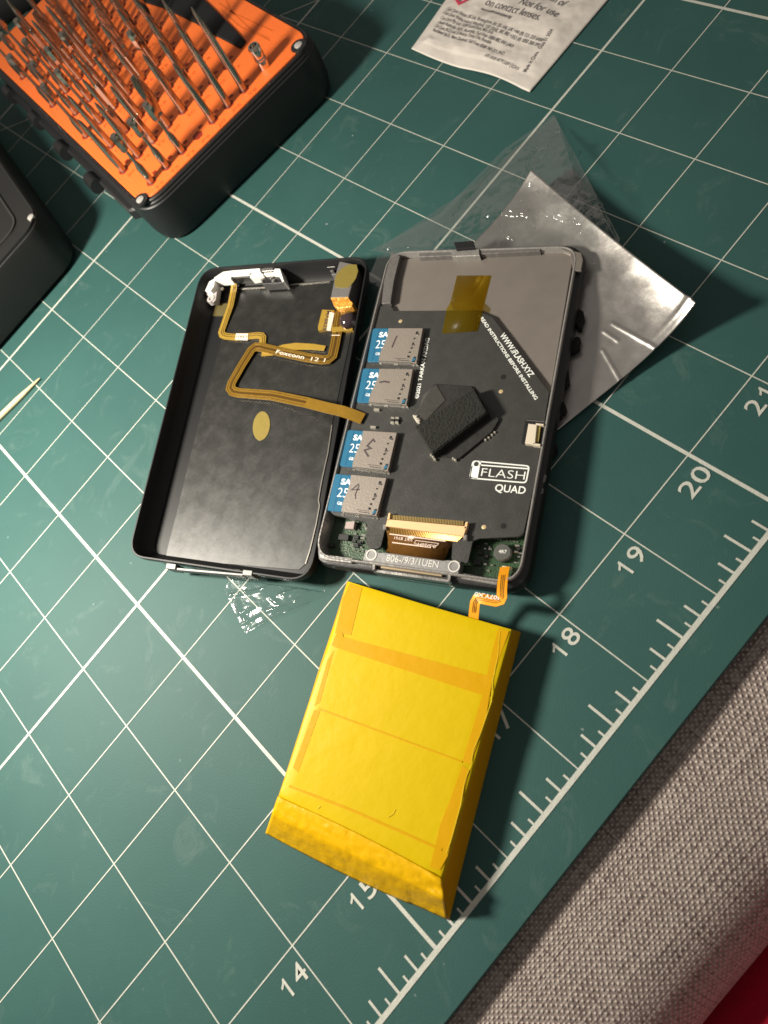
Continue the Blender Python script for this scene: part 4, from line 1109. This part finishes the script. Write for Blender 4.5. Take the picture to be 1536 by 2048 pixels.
for r in range(8):
    for c in range(0, 8 if r % 2 else 7):
        p = near(r, c)
        if r >= 2 and c >= 7: continue
        if r >= 3 and c >= 6 + (1 if r % 2 else 0): pass
        # opening in the tray: a hex hole with its small side slot
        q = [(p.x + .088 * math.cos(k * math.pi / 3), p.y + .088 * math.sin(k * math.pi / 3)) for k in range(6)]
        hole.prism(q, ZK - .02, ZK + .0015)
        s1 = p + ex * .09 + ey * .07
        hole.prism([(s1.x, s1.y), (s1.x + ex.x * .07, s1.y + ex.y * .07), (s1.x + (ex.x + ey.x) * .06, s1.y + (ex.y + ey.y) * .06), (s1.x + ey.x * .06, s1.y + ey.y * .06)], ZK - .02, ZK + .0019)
        mp = p + ex * .02 - ey * .20
        mk = M(); mk.text(random.choice(marks), (mp.x - .05, mp.y), (mp.x + .09, mp.y - .015), ZK + .0016, height=.055); mk.build('tray_mark', m_mark, tr, smooth=0)
        if r == 0 and c == 3: continue
        kd = [0, 0, 0, 3, 1, 1, 1, 1][c] if r == 0 else ([1, 1, 3, 2, 1, 3, 1, 1][c] if r == 1 else ([1, 3, 1, 3, 0, 1, 3, 1][c] if r == 2 else (0 if (c < 2 or random.random() < .2) else random.choice([1, 3, 3, 1, 2]))))
        h = [.9, .95, .78, .88][kd] + ([-.28, -.22, -.1, 0, -.1, 0, 0, 0][c] * .5 if r == 0 else 0) + random.uniform(-.03, .03)
        key = (kd, round(h, 1))
        if key not in protos:
            gm, hx = bit_mesh(kd, key[1]); o = gm.build('driver_bit', m_bit, None); 
            protos[key] = (o, hx)
            if hx:
                hh = hx.build('bit_head', m_bit, o); hh.location = (0, 0, 0)
            ob = o
        else:
            src = protos[key][0]; ob = src.copy(); COL.objects.link(ob)
            for chd in src.children:
                c2 = chd.copy(); COL.objects.link(c2); c2.parent = ob
        ob.location = (p.x, p.y, ZK); ob.rotation_euler = (random.uniform(-.02, .02), random.uniform(-.02, .02), random.uniform(0, 6.28) if kd != 2 else random.uniform(-.4, .4) - .12)
        tag(ob, f'{kinds_txt[kd]}, {ordw[c]} from the left in the {rows[r]} of bits', 'driver bit', 'screwdriver bits standing in the orange tray')
        nb += 1
hole.build_each('bit_hole', m_hole, tr, smooth=0)
# small chrome socket
p = at(529, 133, ZK)
g = M(); g.lathe((p.x, p.y, ZK), [(.085, 0), (.087, .1), (.08, .12), (.087, .14), (.08, .16), (.087, .18), (.087, .30), (.078, .32), (.055, .32), (.05, .24)], n=20)
so2 = g.build('chrome_socket', m_brightsteel)
tag(so2, 'short chrome socket standing near the corner of the orange tray', 'socket')

# ------------------------------------------------------------------ second case half, at the left edge of the picture
ZL = .9
# right edge line from (0,305) to (77,430); bottom edge from (60,433) to (0,518)
a = Vector(at2(80, 436, ZL)); d1 = (Vector(at2(0, 312, ZL)) - Vector(at2(70, 412, ZL))).normalized(); d2 = Vector((-d1.y, d1.x))
d2 = (Vector(at2(0, 518, ZL)) - Vector(at2(60, 450, ZL))).normalized()
L0 = a + d2 * -.02
Lc = ccw([tuple(L0), tuple(L0 + d1 * 6), tuple(L0 + d1 * 6 + d2 * 3.4), tuple(L0 + d2 * 3.4)])
def ll(d, r): return rnd(inset(Lc, d), r, 10)
lid = thing('kit_lid', (L0.x, L0.y, 0), 'dark grey closed lid half of the kit case at the left edge of the mat', 'case lid')
m_lid = mat('lid_grey', (.012, .012, .012), .5, spec=.45, bump=.15, bscale=50)
g = M()
g.loft([(ll(.12, .4), 0), (ll(.02, .5), .08), (ll(0, .5), .3), (ll(0, .48), .78), (ll(.015, .46), .85), (ll(.03, .44), .86), (ll(.035, .43), ZL), (ll(.06, .40), ZL), (ll(.075, .38), ZL - .03)])
g.build('lid_body', m_lid, lid)
g = M()
g.loft([(ll(.34, .3), ZL - .03), (ll(.34, .3), ZL - .005), (ll(.355, .3), ZL), (ll(.37, .28), ZL - .004), (ll(.38, .27), ZL - .03)], cap0=False, cap1=False)
g.build('lid_groove', mat('groove_grey', (.028, .028, .027), .45), lid)
g = M(); c = at(61, 434, ZL); g.lathe((c.x, c.y, ZL - .03), [(.055, 0), (.055, .035), (.04, .043)], n=20); g.build('magnet', m_mag, lid)
# tool handle at the very corner
g = M(); p0 = at(-90, 62, .34); p1 = at(75, -42, .34)
g.cyl(p0, p1, .33, .33, n=20)
th_ = thing('screwdriver', p0, 'black and yellow screwdriver handle in the upper left corner beside the bits', 'screwdriver')
g.build('grip', m_blackmatte, th_)
g = M(); g.cyl(p0.lerp(p1, .38), p0.lerp(p1, .50), .345, .345, n=20); g.build('yellow_band', mat('yellow_plastic', (.7, .5, .05), .4), th_)

# ------------------------------------------------------------------ wet wipe sachet
WA, WB, WC_, WD = Vector(at2(823, 92, .05)), Vector(at2(1060, 178, .05)), Vector(at2(1212, -2, .05)), Vector(at2(890, -4, .05))
def wz(x, y):
    return 0.06 + .045 * fbm(x * 1.3, y * 1.3, 11) + .012 * fbm(x * 5, y * 5, 3)
def wipe(u, v):
    base = WA.lerp(WB, u); side = (WD - WA).lerp(WC_ - WB, u)
    # gently wavy lower seam
    p = base + side * (v * 2.2)
    p = p + (WD - WA).normalized() * (-.035 * math.sin(math.pi * 2 * u) * math.exp(-v * 8) - .02)
    e = min(1, 10 * min(u, 1 - u, v))
    z = .02 + e * (wz(p.x, p.y) - .0) * .9 + (.02 * abs(math.sin(math.pi * 2 * u + .4)) * math.exp(-v * 10))
    if v < .07: z -= .012 * e
    return (p.x, p.y, z)
m_paper = mat('sachet_paper', (.60, .555, .51), .5, spec=.4, bump=.35, bscale=8, vary=.03, vscale=2)
wp = thing('wipe_sachet', (WA.x, WA.y, 0), 'white paper wet wipe sachet with grey printed text at the top of the mat', 'sachet')
g = M(); g.grid(wipe, 80, 110); wpo = g.build('sachet_sheet', m_paper, wp, smooth=60); wpo.modifiers.new('thickness', 'SOLIDIFY').thickness = .012
m_greytext = mat('grey_text', (.13, .12, .125), .6)
def WT(s_, p0, p1, hpx, fat=0.0, mi=0):
    z = .075; g = M()
    a = at(*p0, z); b = at(*p1, z)
    n_before = len(g.v)
    pc_ = math.hypot(p1[0] - p0[0], p1[1] - p0[1]); L = (b - a).length
    g.text(s_, a, b, 0, height=hpx, fat=fat, mi=mi)
    for i in range(n_before, len(g.v)):
        x, y, _ = g.v[i]; g.v[i] = (x, y, .02 + wz(x, y) * .9 + .0085)
    g.build('printed_line', m_greytext, wp, smooth=0)
WT('Not for use', (1036, 9), (1112, 38), .115)
WT('on contact lenses.', (968, 8), (1077, 46), .115)
WT('reach of', (1082, -9), (1124, 17), .115)
WT('www.zeiss.com/cleaning', (960, 18), (1021, 39), .048, .03)
lines = [('Carl Zeiss Vision UK Ltd, Birmingham, B1 2JS, UK, UK +44 (0) 121 233 6400', (891, 19.5), (1083, 85)),
         ('Carl Zeiss Vision Ireland, Wexford, Y35 Y2XE, IRE, IRE +353 (0) 1850 200 393', (885, 28), (1076, 94)),
         ('Carl Zeiss Pty Ltd, 1/289 South Road, Mile End,', (879.5, 37), (984, 70)),
         ('South Australia 5031, Australia. Toll Free 1800 882 041 (AU)', (874, 46), (1024, 93)),
         ('Carl Zeiss (N.Z.) Ltd, 22 Beatrice Tinsley Cres, Rosedale,', (868, 54), (981, 88)),
         ('Auckland 0632, New Zealand. Toll Free 0508 765 271 (NZ)', (863, 61.5), (1006, 109.5)),
         ('UFI: 0G00-40Y9-200P-QGHV', (968, 113), (1033, 139))]
for s_, a, b in lines: WT(s_, a, b, .052, .012)
WT('Made in China   Date 01 2024', (1050, 141), (1107, 63), .05, .012)
g = M()
for px_ in ([(902, -18), (918.5, 9), (960, -12)],):
    P_ = [at(u, v, .08) for u, v in px_]
    g.ribbon([Vector((q.x, q.y, .03 + wz(q.x, q.y) * .9)) for q in P_], .035, .006)
g.build('warning_diamond', mat('warning_red', (.55, .04, .09), .5), wp)

# ------------------------------------------------------------------ toothpick
p0 = at(80, 756, .03); p1 = at(-60, 892, .04); d = (p1 - p0)
g = M(); g.lathe(p0, [(.004, 0), (.014, .03), (.036, .35), (.042, .5), (.043, d.length)], n=14, axis=d)
tk = g.build('toothpick', mat('pale_wood', (.62, .50, .30), .6, bump=.3, bscale=25, vary=.12, vscale=10), loc=(p0.x, p0.y, 0))
tag(tk, 'pointed pale wooden toothpick on the green mat at the left edge', 'toothpick')
